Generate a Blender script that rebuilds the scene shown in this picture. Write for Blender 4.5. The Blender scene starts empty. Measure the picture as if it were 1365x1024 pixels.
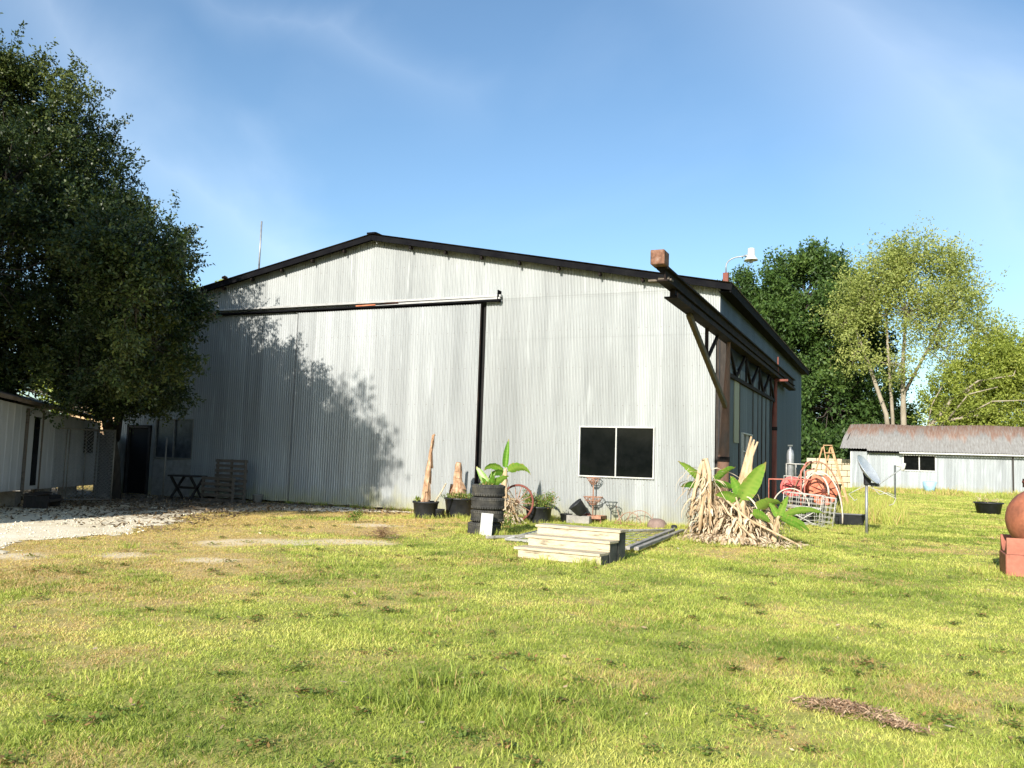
import bpy, math, random
import numpy as np
from mathutils import Vector, Matrix
PI = math.pi
S = bpy.context.scene
C = S.collection
rng = np.random.default_rng(7)
random.seed(7)

# ------------------------------------------------------------------ helpers
class MB:
    """collects shapes (world coordinates); build() links them as one mesh object"""
    def __init__(s): s.v = []; s.f = []; s.sm = []
    def add(s, vs, fs, smooth=False):
        o = len(s.v); s.v += [tuple(v) for v in vs]
        for f in fs: s.f.append(tuple(i + o for i in f)); s.sm.append(smooth)
        return s
    def box(s, c, d, rz=0, M=None, ch=0.0):
        x, y, z = d[0] / 2, d[1] / 2, d[2] / 2
        R = Matrix.Rotation(rz, 3, 'Z') if M is None else M
        c = Vector(c)
        if ch <= 0:
            vs = [c + R @ Vector((sx * x, sy * y, sz * z)) for sz in (-1, 1) for sy in (-1, 1) for sx in (-1, 1)]
            fs = [(0, 2, 3, 1), (4, 5, 7, 6), (0, 1, 5, 4), (1, 3, 7, 5), (3, 2, 6, 7), (2, 0, 4, 6)]
            return s.add(vs, fs)
        h = min(ch, x * .45, y * .45, z * .45)
        vs = []; idx = {}
        for sx in (-1, 1):
            for sy in (-1, 1):
                for sz in (-1, 1):
                    for a in range(3):
                        p = [sx * (x - h), sy * (y - h), sz * (z - h)]
                        p[a] = (sx * x, sy * y, sz * z)[a]
                        idx[(sx, sy, sz, a)] = len(vs); vs.append(c + R @ Vector(p))
        fs = []
        for a in range(3):
            for q in (-1, 1):
                b, d2 = [k for k in range(3) if k != a]
                loop = []
                for (u, w) in ((-1, -1), (1, -1), (1, 1), (-1, 1)):
                    k = [0, 0, 0]; k[a] = q; k[b] = u; k[d2] = w
                    loop.append(idx[(k[0], k[1], k[2], a)])
                fs.append(tuple(loop))
        for a in range(3):
            b, d2 = [k for k in range(3) if k != a]
            for u in (-1, 1):
                for w in (-1, 1):
                    k0 = [0, 0, 0]; k1 = [0, 0, 0]
                    k0[a] = -1; k1[a] = 1; k0[b] = k1[b] = u; k0[d2] = k1[d2] = w
                    fs.append((idx[(*k0, b)], idx[(*k1, b)], idx[(*k1, d2)], idx[(*k0, d2)]))
        for sx in (-1, 1):
            for sy in (-1, 1):
                for sz in (-1, 1): fs.append(tuple(idx[(sx, sy, sz, a)] for a in range(3)))
        return s.add(vs, fs)
    def beam(s, a, b, w, h, up=(0, 0, 1), ch=0.0):
        a, b = Vector(a), Vector(b); d = (b - a); L = d.length; d.normalize()
        u = Vector(up)
        if abs(d.dot(u)) > .98: u = Vector((0, 1, 0))
        r = d.cross(u).normalized(); u2 = r.cross(d)
        M = Matrix((d, r, u2)).transposed()
        return s.box((a + b) / 2, (L, w, h), M=M, ch=ch)
    def tube(s, pts, r, n=8, cap=True, closed=False, smooth=True):
        pts = [Vector(p) for p in pts]; m = len(pts)
        rs = list(r) if isinstance(r, (list, tuple, np.ndarray)) else [r] * m
        vs = []; prev = None
        for i, p in enumerate(pts):
            if closed: t = pts[(i + 1) % m] - pts[i - 1]
            else: t = pts[min(i + 1, m - 1)] - pts[max(i - 1, 0)]
            t.normalize()
            if prev is None:
                a = Vector((0, 0, 1)) if abs(t.z) < .9 else Vector((1, 0, 0))
                u = t.cross(a).normalized()
            else:
                u = (prev - t * prev.dot(t)).normalized()
            prev = u; w = t.cross(u)
            for k in range(n):
                an = 2 * PI * k / n
                vs.append(p + (u * math.cos(an) + w * math.sin(an)) * rs[i])
        fs = []
        rg = m if closed else m - 1
        for i in range(rg):
            j = (i + 1) % m
            for k in range(n):
                fs.append((i * n + k, i * n + (k + 1) % n, j * n + (k + 1) % n, j * n + k))
        if cap and not closed:
            fs.append(tuple(range(n))[::-1]); fs.append(tuple(range((m - 1) * n, m * n)))
        return s.add(vs, fs, smooth)
    def lathe(s, prof, c=(0, 0, 0), n=32, M=None, smooth=True, wob=0.0):
        c = Vector(c); vs = []
        for (r, z) in prof:
            for k in range(n):
                a = 2 * PI * k / n; rr = r * (1 + wob * math.sin(3 * a + z * 9))
                v = Vector((rr * math.cos(a), rr * math.sin(a), z))
                vs.append(c + (M @ v if M is not None else v))
        fs = []
        for i in range(len(prof) - 1):
            for k in range(n):
                fs.append((i * n + k, i * n + (k + 1) % n, (i + 1) * n + (k + 1) % n, (i + 1) * n + k))
        return s.add(vs, fs, smooth)
    def disc(s, c, r, n=24, M=None):
        c = Vector(c); vs = []
        for k in range(n):
            v = Vector((r * math.cos(2 * PI * k / n), r * math.sin(2 * PI * k / n), 0))
            vs.append(c + (M @ v if M is not None else v))
        return s.add(vs, [tuple(range(n))])
    def build(s, name, m, parent=None):
        off = Vector(parent.get('_w', (0, 0, 0))) if parent is not None else Vector((0, 0, 0))
        me = bpy.data.meshes.new(name)
        me.from_pydata([tuple(Vector(v) - off) for v in s.v], [], s.f)
        me.polygons.foreach_set('use_smooth', s.sm)
        me.materials.append(m); me.update()
        o = bpy.data.objects.new(name, me); C.objects.link(o)
        if parent is not None:
            o.parent = parent; o['_w'] = tuple(off)
        return o

def np_mesh(name, v, f, m, tint=None, parent=None, smooth=False):
    """v (n,3), f (k,4 or 3) numpy arrays -> one mesh object"""
    off = np.array([float(q) for q in parent['_w']]) if parent is not None and '_w' in parent else np.zeros(3)
    me = bpy.data.meshes.new(name)
    me.vertices.add(len(v)); me.vertices.foreach_set('co', (np.asarray(v) - off).astype(np.float32).ravel())
    k = f.shape[1]
    me.loops.add(f.size); me.loops.foreach_set('vertex_index', f.astype(np.int32).ravel())
    me.polygons.add(len(f)); me.polygons.foreach_set('loop_start', np.arange(0, f.size, k, dtype=np.int32))
    me.polygons.foreach_set('loop_total', np.full(len(f), k, dtype=np.int32))
    if smooth: me.polygons.foreach_set('use_smooth', np.ones(len(f), dtype=bool))
    me.update(calc_edges=True)
    if tint is not None:
        for nm, arr in tint.items():
            a = me.attributes.new(nm, 'FLOAT', 'POINT'); a.data.foreach_set('value', np.asarray(arr, dtype=np.float32))
    me.materials.append(m)
    o = bpy.data.objects.new(name, me); C.objects.link(o)
    if parent is not None:
        o.parent = parent; o['_w'] = tuple(off)
    return o

def tag(o, label=None, cat=None, group=None, kind=None):
    if label: o['label'] = label
    if cat: o['category'] = cat
    if group: o['group'] = group
    if kind: o['kind'] = kind
    return o
def thing(name, loc, label, cat, group=None):
    o = bpy.data.objects.new(name, None); C.objects.link(o); o.location = loc; o.empty_display_size = .2
    o['_w'] = tuple(float(q) for q in loc)
    return tag(o, label, cat, group)
def dup(root, loc, rz, label):
    r = root.copy(); C.objects.link(r); r.location = loc; r.rotation_euler = (0, 0, rz); r['label'] = label
    for ch in root.children:
        c = ch.copy(); C.objects.link(c); c.parent = r
        for g in ch.children:
            d = g.copy(); C.objects.link(d); d.parent = c
    return r

# ------------------------------------------------------------------ materials
class NT:
    def __init__(s, name):
        s.m = bpy.data.materials.new(name); s.m.use_nodes = True
        s.t = s.m.node_tree; s.N = s.t.nodes; s.L = s.t.links
        s.p = s.N['Principled BSDF']; s.out = s.N['Material Output']
        s.tc = s.N.new('ShaderNodeTexCoord')
    def _in(s, sock, v):
        if v is None: return
        if hasattr(v, 'is_output') or isinstance(v, bpy.types.NodeSocket): s.L.new(v, sock)
        else: sock.default_value = v
    def mapping(s, scale=(1, 1, 1), loc=(0, 0, 0), rot=(0, 0, 0), src=None):
        n = s.N.new('ShaderNodeMapping'); n.inputs['Scale'].default_value = scale
        n.inputs['Location'].default_value = loc; n.inputs['Rotation'].default_value = rot
        s.L.new(src or s.tc.outputs['Object'], n.inputs['Vector']); return n.outputs[0]
    def noise(s, scale=5, detail=4, rough=.55, vec=None, dist=0):
        n = s.N.new('ShaderNodeTexNoise'); n.inputs['Scale'].default_value = scale
        n.inputs['Detail'].default_value = detail; n.inputs['Roughness'].default_value = rough
        n.inputs['Distortion'].default_value = dist
        s.L.new(vec or s.tc.outputs['Object'], n.inputs['Vector']); return n.outputs['Fac']
    def ramp(s, fac, stops, interp='LINEAR'):
        n = s.N.new('ShaderNodeValToRGB'); n.color_ramp.interpolation = interp
        e = n.color_ramp.elements
        while len(e) < len(stops): e.new(.5)
        for i, (p, c) in enumerate(stops):
            e[i].position = p; e[i].color = (c, c, c, 1) if isinstance(c, (int, float)) else (*c, 1)
        s._in(n.inputs['Fac'], fac); return n.outputs['Color']
    def mix(s, fac, a, b, mode='MIX'):
        n = s.N.new('ShaderNodeMix'); n.data_type = 'RGBA'; n.blend_type = mode; n.clamp_factor = True
        s._in(n.inputs[0], fac)
        for k, v in ((6, a), (7, b)):
            if isinstance(v, tuple) and len(v) == 3: v = (*v, 1)
            s._in(n.inputs[k], v)
        return n.outputs[2]
    def math(s, op, a, b=None, c=None, clamp=False):
        n = s.N.new('ShaderNodeMath'); n.operation = op; n.use_clamp = clamp
        s._in(n.inputs[0], a)
        if b is not None: s._in(n.inputs[1], b)
        if c is not None: s._in(n.inputs[2], c)
        return n.outputs[0]
    def sep(s, vec=None):
        n = s.N.new('ShaderNodeSeparateXYZ'); s.L.new(vec or s.tc.outputs['Object'], n.inputs[0]); return n.outputs
    def comb(s, x, y, z):
        n = s.N.new('ShaderNodeCombineXYZ')
        for i, v in enumerate((x, y, z)): s._in(n.inputs[i], v)
        return n.outputs[0]
    def white(s, vec):
        n = s.N.new('ShaderNodeTexWhiteNoise'); s.L.new(vec, n.inputs['Vector']); return n.outputs['Value']
    def attr(s, name):
        n = s.N.new('ShaderNodeAttribute'); n.attribute_name = name; return n.outputs['Fac']
    def bump(s, h, strength=.3, dist=.02):
        n = s.N.new('ShaderNodeBump'); n.inputs['Strength'].default_value = strength; n.inputs['Distance'].default_value = dist
        s._in(n.inputs['Height'], h); s.L.new(n.outputs[0], s.p.inputs['Normal'])
    def done(s, col=None, rough=.6, metal=0, spec=.4):
        if isinstance(col, tuple) and len(col) == 3: col = (*col, 1)
        s._in(s.p.inputs['Base Color'], col); s._in(s.p.inputs['Roughness'], rough)
        s._in(s.p.inputs['Metallic'], metal); s.p.inputs['Specular IOR Level'].default_value = spec
        return s.m

def rough_mat(name, cols, scale=6, rough=.7, metal=0, bump=.25, bscale=None, spec=.35, stretch=(1, 1, 1), detail=6):
    n = NT(name); v = n.mapping(stretch)
    f = n.noise(scale, detail, .6, v)
    k = len(cols)
    stops = [(.3 + .4 * i / max(1, k - 1), c) for i, c in enumerate(cols)]
    col = n.ramp(f, stops)
    f2 = n.noise(scale * 7, 4, .6, v)
    col = n.mix(.35, col, n.mix(1, col, n.ramp(f2, [(.3, .55), (.7, 1.35)]), 'MULTIPLY'))
    n.bump(n.noise(bscale or scale * 5, 5, .6, v), bump, .01)
    return n.done(col, rough, metal, spec)

def sheet_metal(name, base, bluish=0., algae=True, rowz=6.05, streak=1., xaxis='X', metal=.25, rough=.5):
    n = NT(name); o = n.sep(); X = o[xaxis]; Z = o['Z']
    col_id = n.math('FLOOR', n.math('DIVIDE', X, .68))
    row = n.math('GREATER_THAN', Z, rowz); row2 = n.math('GREATER_THAN', Z, 3.05)
    w = n.white(n.comb(col_id, n.math('ADD', row, n.math('MULTIPLY', row2, 0)), 3.))
    w2 = n.white(n.comb(n.math('FLOOR', n.math('DIVIDE', X, 2.04)), row, 9.))
    v = n.mapping((3.2, 3.2, .22)); st = n.noise(1.0, 5, .6, v)
    v2 = n.mapping((11, 11, .35)); st2 = n.noise(1.0, 4, .6, v2)
    sp = n.noise(46, 3, .6)
    val = n.math('MULTIPLY', n.ramp(st, [(.25, .84), (.5, 1.), (.75, 1.22)]), n.ramp(st2, [(.2, .93), (.8, 1.07)]))
    val = n.math('MULTIPLY', val, n.ramp(w, [(0, .85), (1, 1.10)]))
    val = n.math('MULTIPLY', val, n.ramp(w2, [(0, .93), (1, 1.06)]))
    val = n.math('MULTIPLY', val, n.ramp(sp, [(.3, .93), (.7, 1.06)]))
    hsv = n.N.new('ShaderNodeMix'); hsv.data_type = 'RGBA'; hsv.blend_type = 'MULTIPLY'; hsv.inputs[0].default_value = 1
    hsv.inputs[6].default_value = (*base, 1); n.L.new(val, hsv.inputs[7]); col = hsv.outputs[2]
    # white oxide drips
    dr = n.ramp(n.noise(1, 3, .5, n.mapping((5, 5, .5), (4, 0, 2))), [(.6, 0.), (.72, .55)])
    col = n.mix(dr, col, tuple(min(.75, b * 1.35) for b in base))
    # horizontal lap seams
    for zz in (rowz,):
        d = n.math('ABSOLUTE', n.math('SUBTRACT', Z, zz)); k = n.math('LESS_THAN', d, .012)
        col = n.mix(n.math('MULTIPLY', k, .45), col, (.16, .16, .15))
    # sheet edge lines
    fx = n.math('FRACT', n.math('DIVIDE', X, .68)); k = n.math('LESS_THAN', fx, .016)
    col = n.mix(n.math('MULTIPLY', k, n.math('MULTIPLY', w, .5)), col, (.2, .2, .19))
    # nail rows with small rust
    vz = n.math('FRACT', n.math('DIVIDE', Z, 1.02)); vx = n.math('FRACT', n.math('DIVIDE', X, .2))
    k = n.math('MULTIPLY', n.math('LESS_THAN', vz, .02), n.math('LESS_THAN', vx, .09))
    col = n.mix(n.math('MULTIPLY', k, .7), col, (.12, .08, .06))
    # rusty speckles
    rs = n.ramp(n.noise(1.3, 8, .75, n.mapping((1, 1, .4), (7, 3, 1))), [(.66, 0.), (.74, .45)])
    col = n.mix(rs, col, (.27, .2, .14))
    if algae:
        g = n.noise(2.5, 6, .65, n.mapping((1, 1, .5)))
        h = n.math('ADD', n.math('MULTIPLY', Z, 1.1), n.math('MULTIPLY', n.math('SUBTRACT', g, .5), 1.7))
        k = n.ramp(h, [(.0, .75), (.35, .35), (.7, 0.)])
        col = n.mix(k, col, (.31, .30, .16))
        k2 = n.ramp(n.math('ADD', Z, n.math('MULTIPLY', n.math('SUBTRACT', st2, .5), .35)), [(.0, .9), (.16, 0.)])
        col = n.mix(k2, col, (.42, .38, .26))
    n.bump(n.noise(2.2, 3, .5, n.mapping((1, 1, .6))), .35, .03)
    return n.done(col, n.ramp(st, [(.3, rough - .08), (.7, rough + .12)]), metal, .4)

def leaf_mat(name, dark, mid, light, trans=.35, rough=.55, brown=None):
    n = NT(name); t = n.attr('tint')
    stops = [(0, dark), (.5, mid), (1, light)]
    col = n.ramp(t, stops)
    if brown is not None:
        col = n.mix(n.ramp(n.attr('dry'), [(.0, 0.), (1., 1.)]), col, brown)
    n.done(col, rough, 0, .3)
    tr = n.N.new('ShaderNodeBsdfTranslucent')
    tc = n.mix(1, col, (1.25, 1.3, .55), 'MULTIPLY'); n.L.new(tc, tr.inputs['Color'])
    mx = n.N.new('ShaderNodeMixShader'); mx.inputs[0].default_value = trans
    n.L.new(n.p.outputs[0], mx.inputs[1]); n.L.new(tr.outputs[0], mx.inputs[2]); n.L.new(mx.outputs[0], n.out.inputs[0])
    return n.m

M = {}
M['galv'] = sheet_metal('galvanised sheet', (.300, .314, .312))
M['galv_door'] = sheet_metal('galvanised door sheet', (.296, .311, .314), rowz=9)
M['galv_side'] = sheet_metal('side wall sheet', (.07, .095, .125), xaxis='Y', rowz=9, algae=False, metal=.35)  # same metal as the front, with the side's shade put into its colour
M['galv_sidedoor'] = sheet_metal('side door sheet', (.12, .14, .155), xaxis='Y', rowz=4.0, algae=False)  # door sheet likewise darkened to carry the side's shade
M['galv_shed'] = sheet_metal('shed sheet', (.36, .385, .40), rowz=9, algae=True)
M['fascia'] = rough_mat('tarred fascia', [(.004, .004, .006), (.010, .010, .011)], 3, .9, bump=.2, spec=.08)
M['roof'] = rough_mat('aged roof sheet', [(.05, .045, .04), (.16, .12, .09), (.22, .2, .18)], 1.2, .7, bump=.1)
M['inside'] = rough_mat('dark interior', [(.008, .008, .009), (.016, .015, .014)], 2, .9)
M['white_frame'] = rough_mat('painted white frame', [(.38, .38, .355), (.55, .55, .52)], 4, .5, bump=.05)
M['flash'] = rough_mat('pale flashing', [(.34, .34, .33), (.46, .46, .45)], 2, .45, .2, bump=.08)
M['rust'] = rough_mat('rust brown', [(.05, .024, .017), (.12, .048, .028), (.17, .085, .05)], 5, .8, bump=.3)
M['rust_light'] = rough_mat('light rust', [(.20, .095, .055), (.33, .17, .11), (.40, .24, .16)], 9, .85, bump=.3)
M['end_block'] = rough_mat('rusted block', [(.05, .03, .022), (.19, .09, .055), (.28, .19, .15)], 9, .85, bump=.4)
M['rust_red'] = rough_mat('red oxide', [(.12, .035, .025), (.19, .055, .04), (.15, .07, .05)], 3, .75, bump=.25, stretch=(1, 1, .4))
M['rust_orange'] = rough_mat('orange rust', [(.42, .13, .06), (.55, .22, .12)], 4, .8)
M['col_brown'] = rough_mat('rusty column', [(.085, .045, .03), (.16, .085, .055), (.10, .07, .055)], 3, .7, bump=.25, stretch=(1, 1, .3))
M['beam_dark'] = rough_mat('weathered dark beam', [(.006, .006, .007), (.014, .011, .010), (.035, .02, .016)], 4, .85, bump=.3, spec=.12)
M['brace'] = rough_mat('olive brown brace', [(.06, .045, .02), (.12, .085, .035)], 5, .75)
M['black_plastic'] = rough_mat('black plastic', [(.012, .013, .015), (.03, .032, .036)], 5, .45, bump=.08)
M['rubber'] = rough_mat('tyre rubber', [(.018, .018, .018), (.05, .048, .043), (.10, .09, .07)], 4, .8, bump=.35)
M['wood_pale'] = rough_mat('bleached pine', [(.17, .14, .10), (.42, .35, .24), (.50, .43, .31), (.40, .35, .27)], 3.2, .75, bump=.3, stretch=(1, 6, 6))
M['wood_grey'] = rough_mat('grey pallet wood', [(.07, .058, .045), (.135, .11, .085), (.10, .085, .07)], 4, .85, bump=.3, stretch=(1, 1, 5))
M['wood_dark'] = rough_mat('dark wood', [(.02, .017, .015), (.05, .04, .033)], 4, .85, bump=.3, stretch=(4, 4, 1))
M['wood_step_end'] = rough_mat('weathered stringer', [(.04, .042, .04), (.10, .10, .09)], 6, .85)  # dark end boards: shade of the side faces put into the colour
M['ladder'] = rough_mat('ladder wood', [(.42, .24, .12), (.56, .36, .20)], 6, .7)
M['soil'] = rough_mat('potting soil', [(.03, .022, .015), (.07, .05, .03)], 14, .95, bump=.6)
M['steel_grey'] = rough_mat('galvanised steel', [(.25, .26, .27), (.40, .41, .41)], 8, .45, .5, bump=.08)
M['wire_white'] = rough_mat('white coated wire', [(.34, .33, .30), (.52, .51, .47)], 12, .5, bump=.05)
M['wire_pale'] = rough_mat('pale bleached wire', [(.50, .42, .34), (.64, .58, .50)], 12, .6, bump=.05)
M['wire_red'] = rough_mat('red wire', [(.42, .10, .07), (.52, .22, .17)], 9, .6)
M['wire_dark'] = rough_mat('dark wire', [(.05, .06, .06), (.11, .12, .11)], 9, .6)
M['red_paint'] = rough_mat('faded red paint', [(.42, .05, .05), (.56, .10, .10), (.5, .16, .12)], 6, .55, bump=.1)
M['orange_red'] = rough_mat('faded orange plastic', [(.52, .13, .07), (.64, .24, .14)], 5, .6, bump=.1)
M['stalk'] = rough_mat('dried banana stalk', [(.30, .20, .11), (.50, .36, .22), (.58, .46, .31)], 5, .85, bump=.5, stretch=(2, 2, .5))
M['trunk_cut'] = rough_mat('peeling banana stem', [(.14, .075, .04), (.40, .24, .14), (.55, .40, .28)], 9, .85, bump=.6, stretch=(1.5, 1.5, .6))
M['bark'] = rough_mat('grey bark', [(.03, .025, .02), (.075, .063, .05)], 8, .9, bump=.5, stretch=(1, 1, .4))
M['bark_pale'] = rough_mat('pale bark', [(.20, .17, .12), (.36, .31, .24)], 3, .9, bump=.4, stretch=(1, 1, .3))
M['old_panel'] = rough_mat('yellowed fibreglass', [(.20, .20, .13), (.33, .31, .21)], 3, .6, stretch=(1, 5, .4))  # pale tone carries the sunlight on a yellowish door sheet
M['silver_wood'] = rough_mat('silvered timber', [(.14, .13, .11), (.30, .28, .25), (.40, .38, .34)], 5, .85, bump=.4, stretch=(4, .6, 4))
M['block'] = rough_mat('concrete block', [(.20, .19, .17), (.33, .31, .28)], 6, .9, bump=.4)
M['stone'] = rough_mat('brown rock', [(.16, .11, .09), (.28, .2, .17)], 6, .9, bump=.5)
M['white_board'] = rough_mat('weathered white board', [(.26, .26, .25), (.46, .46, .44), (.52, .52, .50)], 7, .6, bump=.1)
M['tank'] = rough_mat('rusty orange primer', [(.17, .065, .04), (.36, .125, .068), (.42, .17, .10)], 2.6, .55, bump=.12, detail=8)
M['tank_base'] = rough_mat('primer painted base', [(.28, .095, .06), (.40, .15, .10)], 2, .7, bump=.15)
M['green_tub'] = rough_mat('dark green tub', [(.02, .035, .02), (.05, .075, .04)], 5, .6)
M['blue_plastic'] = rough_mat('pale blue plastic', [(.28, .48, .62), (.40, .58, .70)], 6, .5)
M['lamp_white'] = rough_mat('pale enamel', [(.50, .49, .44), (.62, .61, .57)], 6, .4, bump=.05)
M['tan_block'] = rough_mat('sandy concrete blocks', [(.42, .35, .24), (.56, .48, .34)], 2, .9, bump=.3)
M['tan_wall'] = rough_mat('tan cladding', [(.42, .27, .16), (.50, .34, .21)], 2, .8)
M['grey_post'] = rough_mat('grey tube', [(.14, .13, .11), (.24, .22, .19)], 8, .55, .3)

n = NT('perforated dish mesh'); n.done(n.ramp(n.noise(5), [(.3, (.42, .46, .50)), (.7, (.55, .58, .60))]), .4, .3, .4)
tb0 = n.N.new('ShaderNodeBsdfTransparent'); ck = n.N.new('ShaderNodeTexVoronoi'); ck.inputs['Scale'].default_value = 160; n.L.new(n.tc.outputs['Object'], ck.inputs['Vector'])
mx = n.N.new('ShaderNodeMixShader'); n.L.new(n.math('MULTIPLY', n.math('LESS_THAN', ck.outputs['Distance'], .42), .8), mx.inputs[0]); n.L.new(n.p.outputs[0], mx.inputs[1]); n.L.new(tb0.outputs[0], mx.inputs[2]); n.L.new(mx.outputs[0], n.out.inputs[0])
M['dish_mesh'] = n.m
n = NT('glass dark')
f = n.noise(3, 4, .6)
M['glass'] = n.done(n.ramp(f, [(.4, (.003, .004, .004)), (.8, (.008, .009, .009))]), .08, 0, .12)
n = NT('dusty glass')
f = n.noise(3, 4, .6)
M['glass_dusty'] = n.done(n.ramp(f, [(.4, (.03, .035, .04)), (.8, (.09, .10, .11))]), .25, 0, .5)
n = NT('shed roof rust')
o = n.sep(); v = n.mapping((1.6, .16, .16)); st = n.noise(1, 5, .65, v)
sid = n.white(n.comb(n.math('FLOOR', n.math('DIVIDE', o['X'], .8)), 1., 2.))
hgt = n.math('ADD', n.math('MULTIPLY', n.math('SUBTRACT', o['Z'], 4.35), .55), n.math('MULTIPLY', n.math('SUBTRACT', st, .5), 1.5))
hgt = n.math('ADD', hgt, n.math('MULTIPLY', n.math('SUBTRACT', sid, .5), .35))
k = n.ramp(hgt, [(-.0, 0.), (.28, .9)])
gr = n.ramp(n.noise(3, 5, .6, n.mapping((3, .5, .5))), [(.3, (.22, .20, .18)), (.7, (.34, .33, .31))])
ru = n.ramp(n.noise(2, 6, .7, n.mapping((3, .4, .4))), [(.3, (.22, .115, .075)), (.5, (.31, .19, .14)), (.68, (.36, .31, .27))])
M['shed_roof'] = n.done(n.mix(k, gr, ru), .7, .1, .3)
n = NT('white ribbed siding')
o = n.sep(); st = n.noise(1, 5, .6, n.mapping((4, 4, .4)))
col = n.ramp(st, [(.3, (.34, .36, .37)), (.7, (.46, .47, .47))])
k = n.ramp(n.math('ADD', o['Z'], n.math('MULTIPLY', st, .5)), [(.5, .6), (1.1, 0.)])
M['siding'] = n.done(n.mix(k, col, (.24, .22, .2)), .5, 0, .4)
n = NT('banana leaf')
v = n.attr('tint'); w = n.attr('dry')
col = n.ramp(v, [(0, (.07, .17, .02)), (.5, (.14, .30, .035)), (1, (.30, .42, .08))])
col = n.mix(w, col, (.42, .26, .12))
n.done(col, .4, 0, .5)
tr = n.N.new('ShaderNodeBsdfTranslucent'); n.L.new(n.mix(1, col, (1.3, 1.4, .5), 'MULTIPLY'), tr.inputs['Color'])
mx = n.N.new('ShaderNodeMixShader'); mx.inputs[0].default_value = .35
n.L.new(n.p.outputs[0], mx.inputs[1]); n.L.new(tr.outputs[0], mx.inputs[2]); n.L.new(mx.outputs[0], n.out.inputs[0])
M['banana'] = n.m
M['leaf_oak'] = leaf_mat('evergreen leaf', (.014, .026, .008), (.030, .050, .013), (.11, .13, .03), .14, .42)
M['leaf_darktree'] = leaf_mat('dark oak leaf', (.03, .06, .014), (.055, .105, .022), (.11, .17, .035), .25)
M['leaf_light'] = leaf_mat('spring leaf', (.18, .22, .06), (.31, .35, .10), (.46, .47, .16), .4)
M['leaf_bush'] = leaf_mat('yellow green leaf', (.15, .19, .035), (.28, .33, .06), (.42, .44, .10), .4)
M['leaf_weed'] = leaf_mat('weed leaf', (.08, .13, .025), (.15, .22, .04), (.30, .33, .09), .35, brown=(.36, .20, .09))
M['grass'] = leaf_mat('grass blade', (.15, .21, .035), (.37, .43, .08), (.62, .60, .17), .35, .55, brown=(.56, .38, .18))
M['dead_leaf'] = leaf_mat('dead leaf', (.10, .06, .035), (.42, .30, .18), (.66, .55, .40), .15, .8)
M['twig'] = leaf_mat('brown twig', (.16, .085, .05), (.36, .23, .14), (.55, .40, .26), .05, .85)
M['litter'] = leaf_mat('leaf litter', (.05, .035, .02), (.14, .10, .06), (.32, .22, .12), .1, .85)

# ------------------------------------------------------------------ camera, sun, sky
cam = bpy.data.cameras.new('camera'); co = bpy.data.objects.new('camera', cam); C.objects.link(co)
Rm = Matrix(((.91291, .00585, .40811), (.40688, -.09191, -.90885), (.0322, .99575, -.08629)))
CP = Vector((4.14, -21.62, 1.6))
mw = Rm.to_4x4(); mw.translation = CP; co.matrix_world = mw
cam.sensor_width = 36; cam.lens = 1147 / 1365 * 36; cam.clip_start = .1; cam.clip_end = 3000
S.camera = co
EL = 25; AZ = .8   # light travels along +Y, a touch towards -X
sd = bpy.data.lights.new('sun', 'SUN'); so = bpy.data.objects.new('sun', sd); C.objects.link(so)
sd.energy = 5.0; sd.angle = math.radians(.55); sd.color = (1, .94, .84)
Ld = Vector((-math.sin(math.radians(AZ)) * math.cos(math.radians(EL)), math.cos(math.radians(AZ)) * math.cos(math.radians(EL)), -math.sin(math.radians(EL))))
so.rotation_euler = Ld.to_track_quat('-Z', 'Y').to_euler()
W = bpy.data.worlds.new('World'); S.world = W; W.use_nodes = True
wt = W.node_tree; bg = wt.nodes['Background']
sky = wt.nodes.new('ShaderNodeTexSky'); sky.sky_type = 'NISHITA'; sky.sun_disc = False
sky.sun_elevation = math.radians(EL)
sv = -Ld; sky.sun_rotation = math.atan2(sv.x, sv.y)
sky.altitude = 0; sky.air_density = 1.0; sky.dust_density = .9; sky.ozone_density = 2.2
def wn(t): return wt.nodes.new(t)
tc = wn('ShaderNodeTexCoord'); mp = wn('ShaderNodeMapping'); mp.inputs['Scale'].default_value = (1.4, 4.5, 3.2); mp.inputs['Location'].default_value = (2.3, 1.1, .4)
mp.inputs['Rotation'].default_value = (0, .5, math.radians(-58)); wt.links.new(tc.outputs['Generated'], mp.inputs[0])
nz = wn('ShaderNodeTexNoise'); nz.inputs['Scale'].default_value = 1.3; nz.inputs['Detail'].default_value = 6; nz.inputs['Roughness'].default_value = .5; nz.inputs['Distortion'].default_value = .4
wt.links.new(mp.outputs[0], nz.inputs['Vector'])
rp = wn('ShaderNodeValToRGB'); rp.color_ramp.elements[0].position = .54; rp.color_ramp.elements[1].position = .8
rp.color_ramp.elements[1].color = (.17, .17, .17, 1); wt.links.new(nz.outputs['Fac'], rp.inputs[0])
mixc = wn('ShaderNodeMix'); mixc.data_type = 'RGBA'; mixc.inputs[7].default_value = (7.5, 8.2, 9.0, 1)

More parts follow.
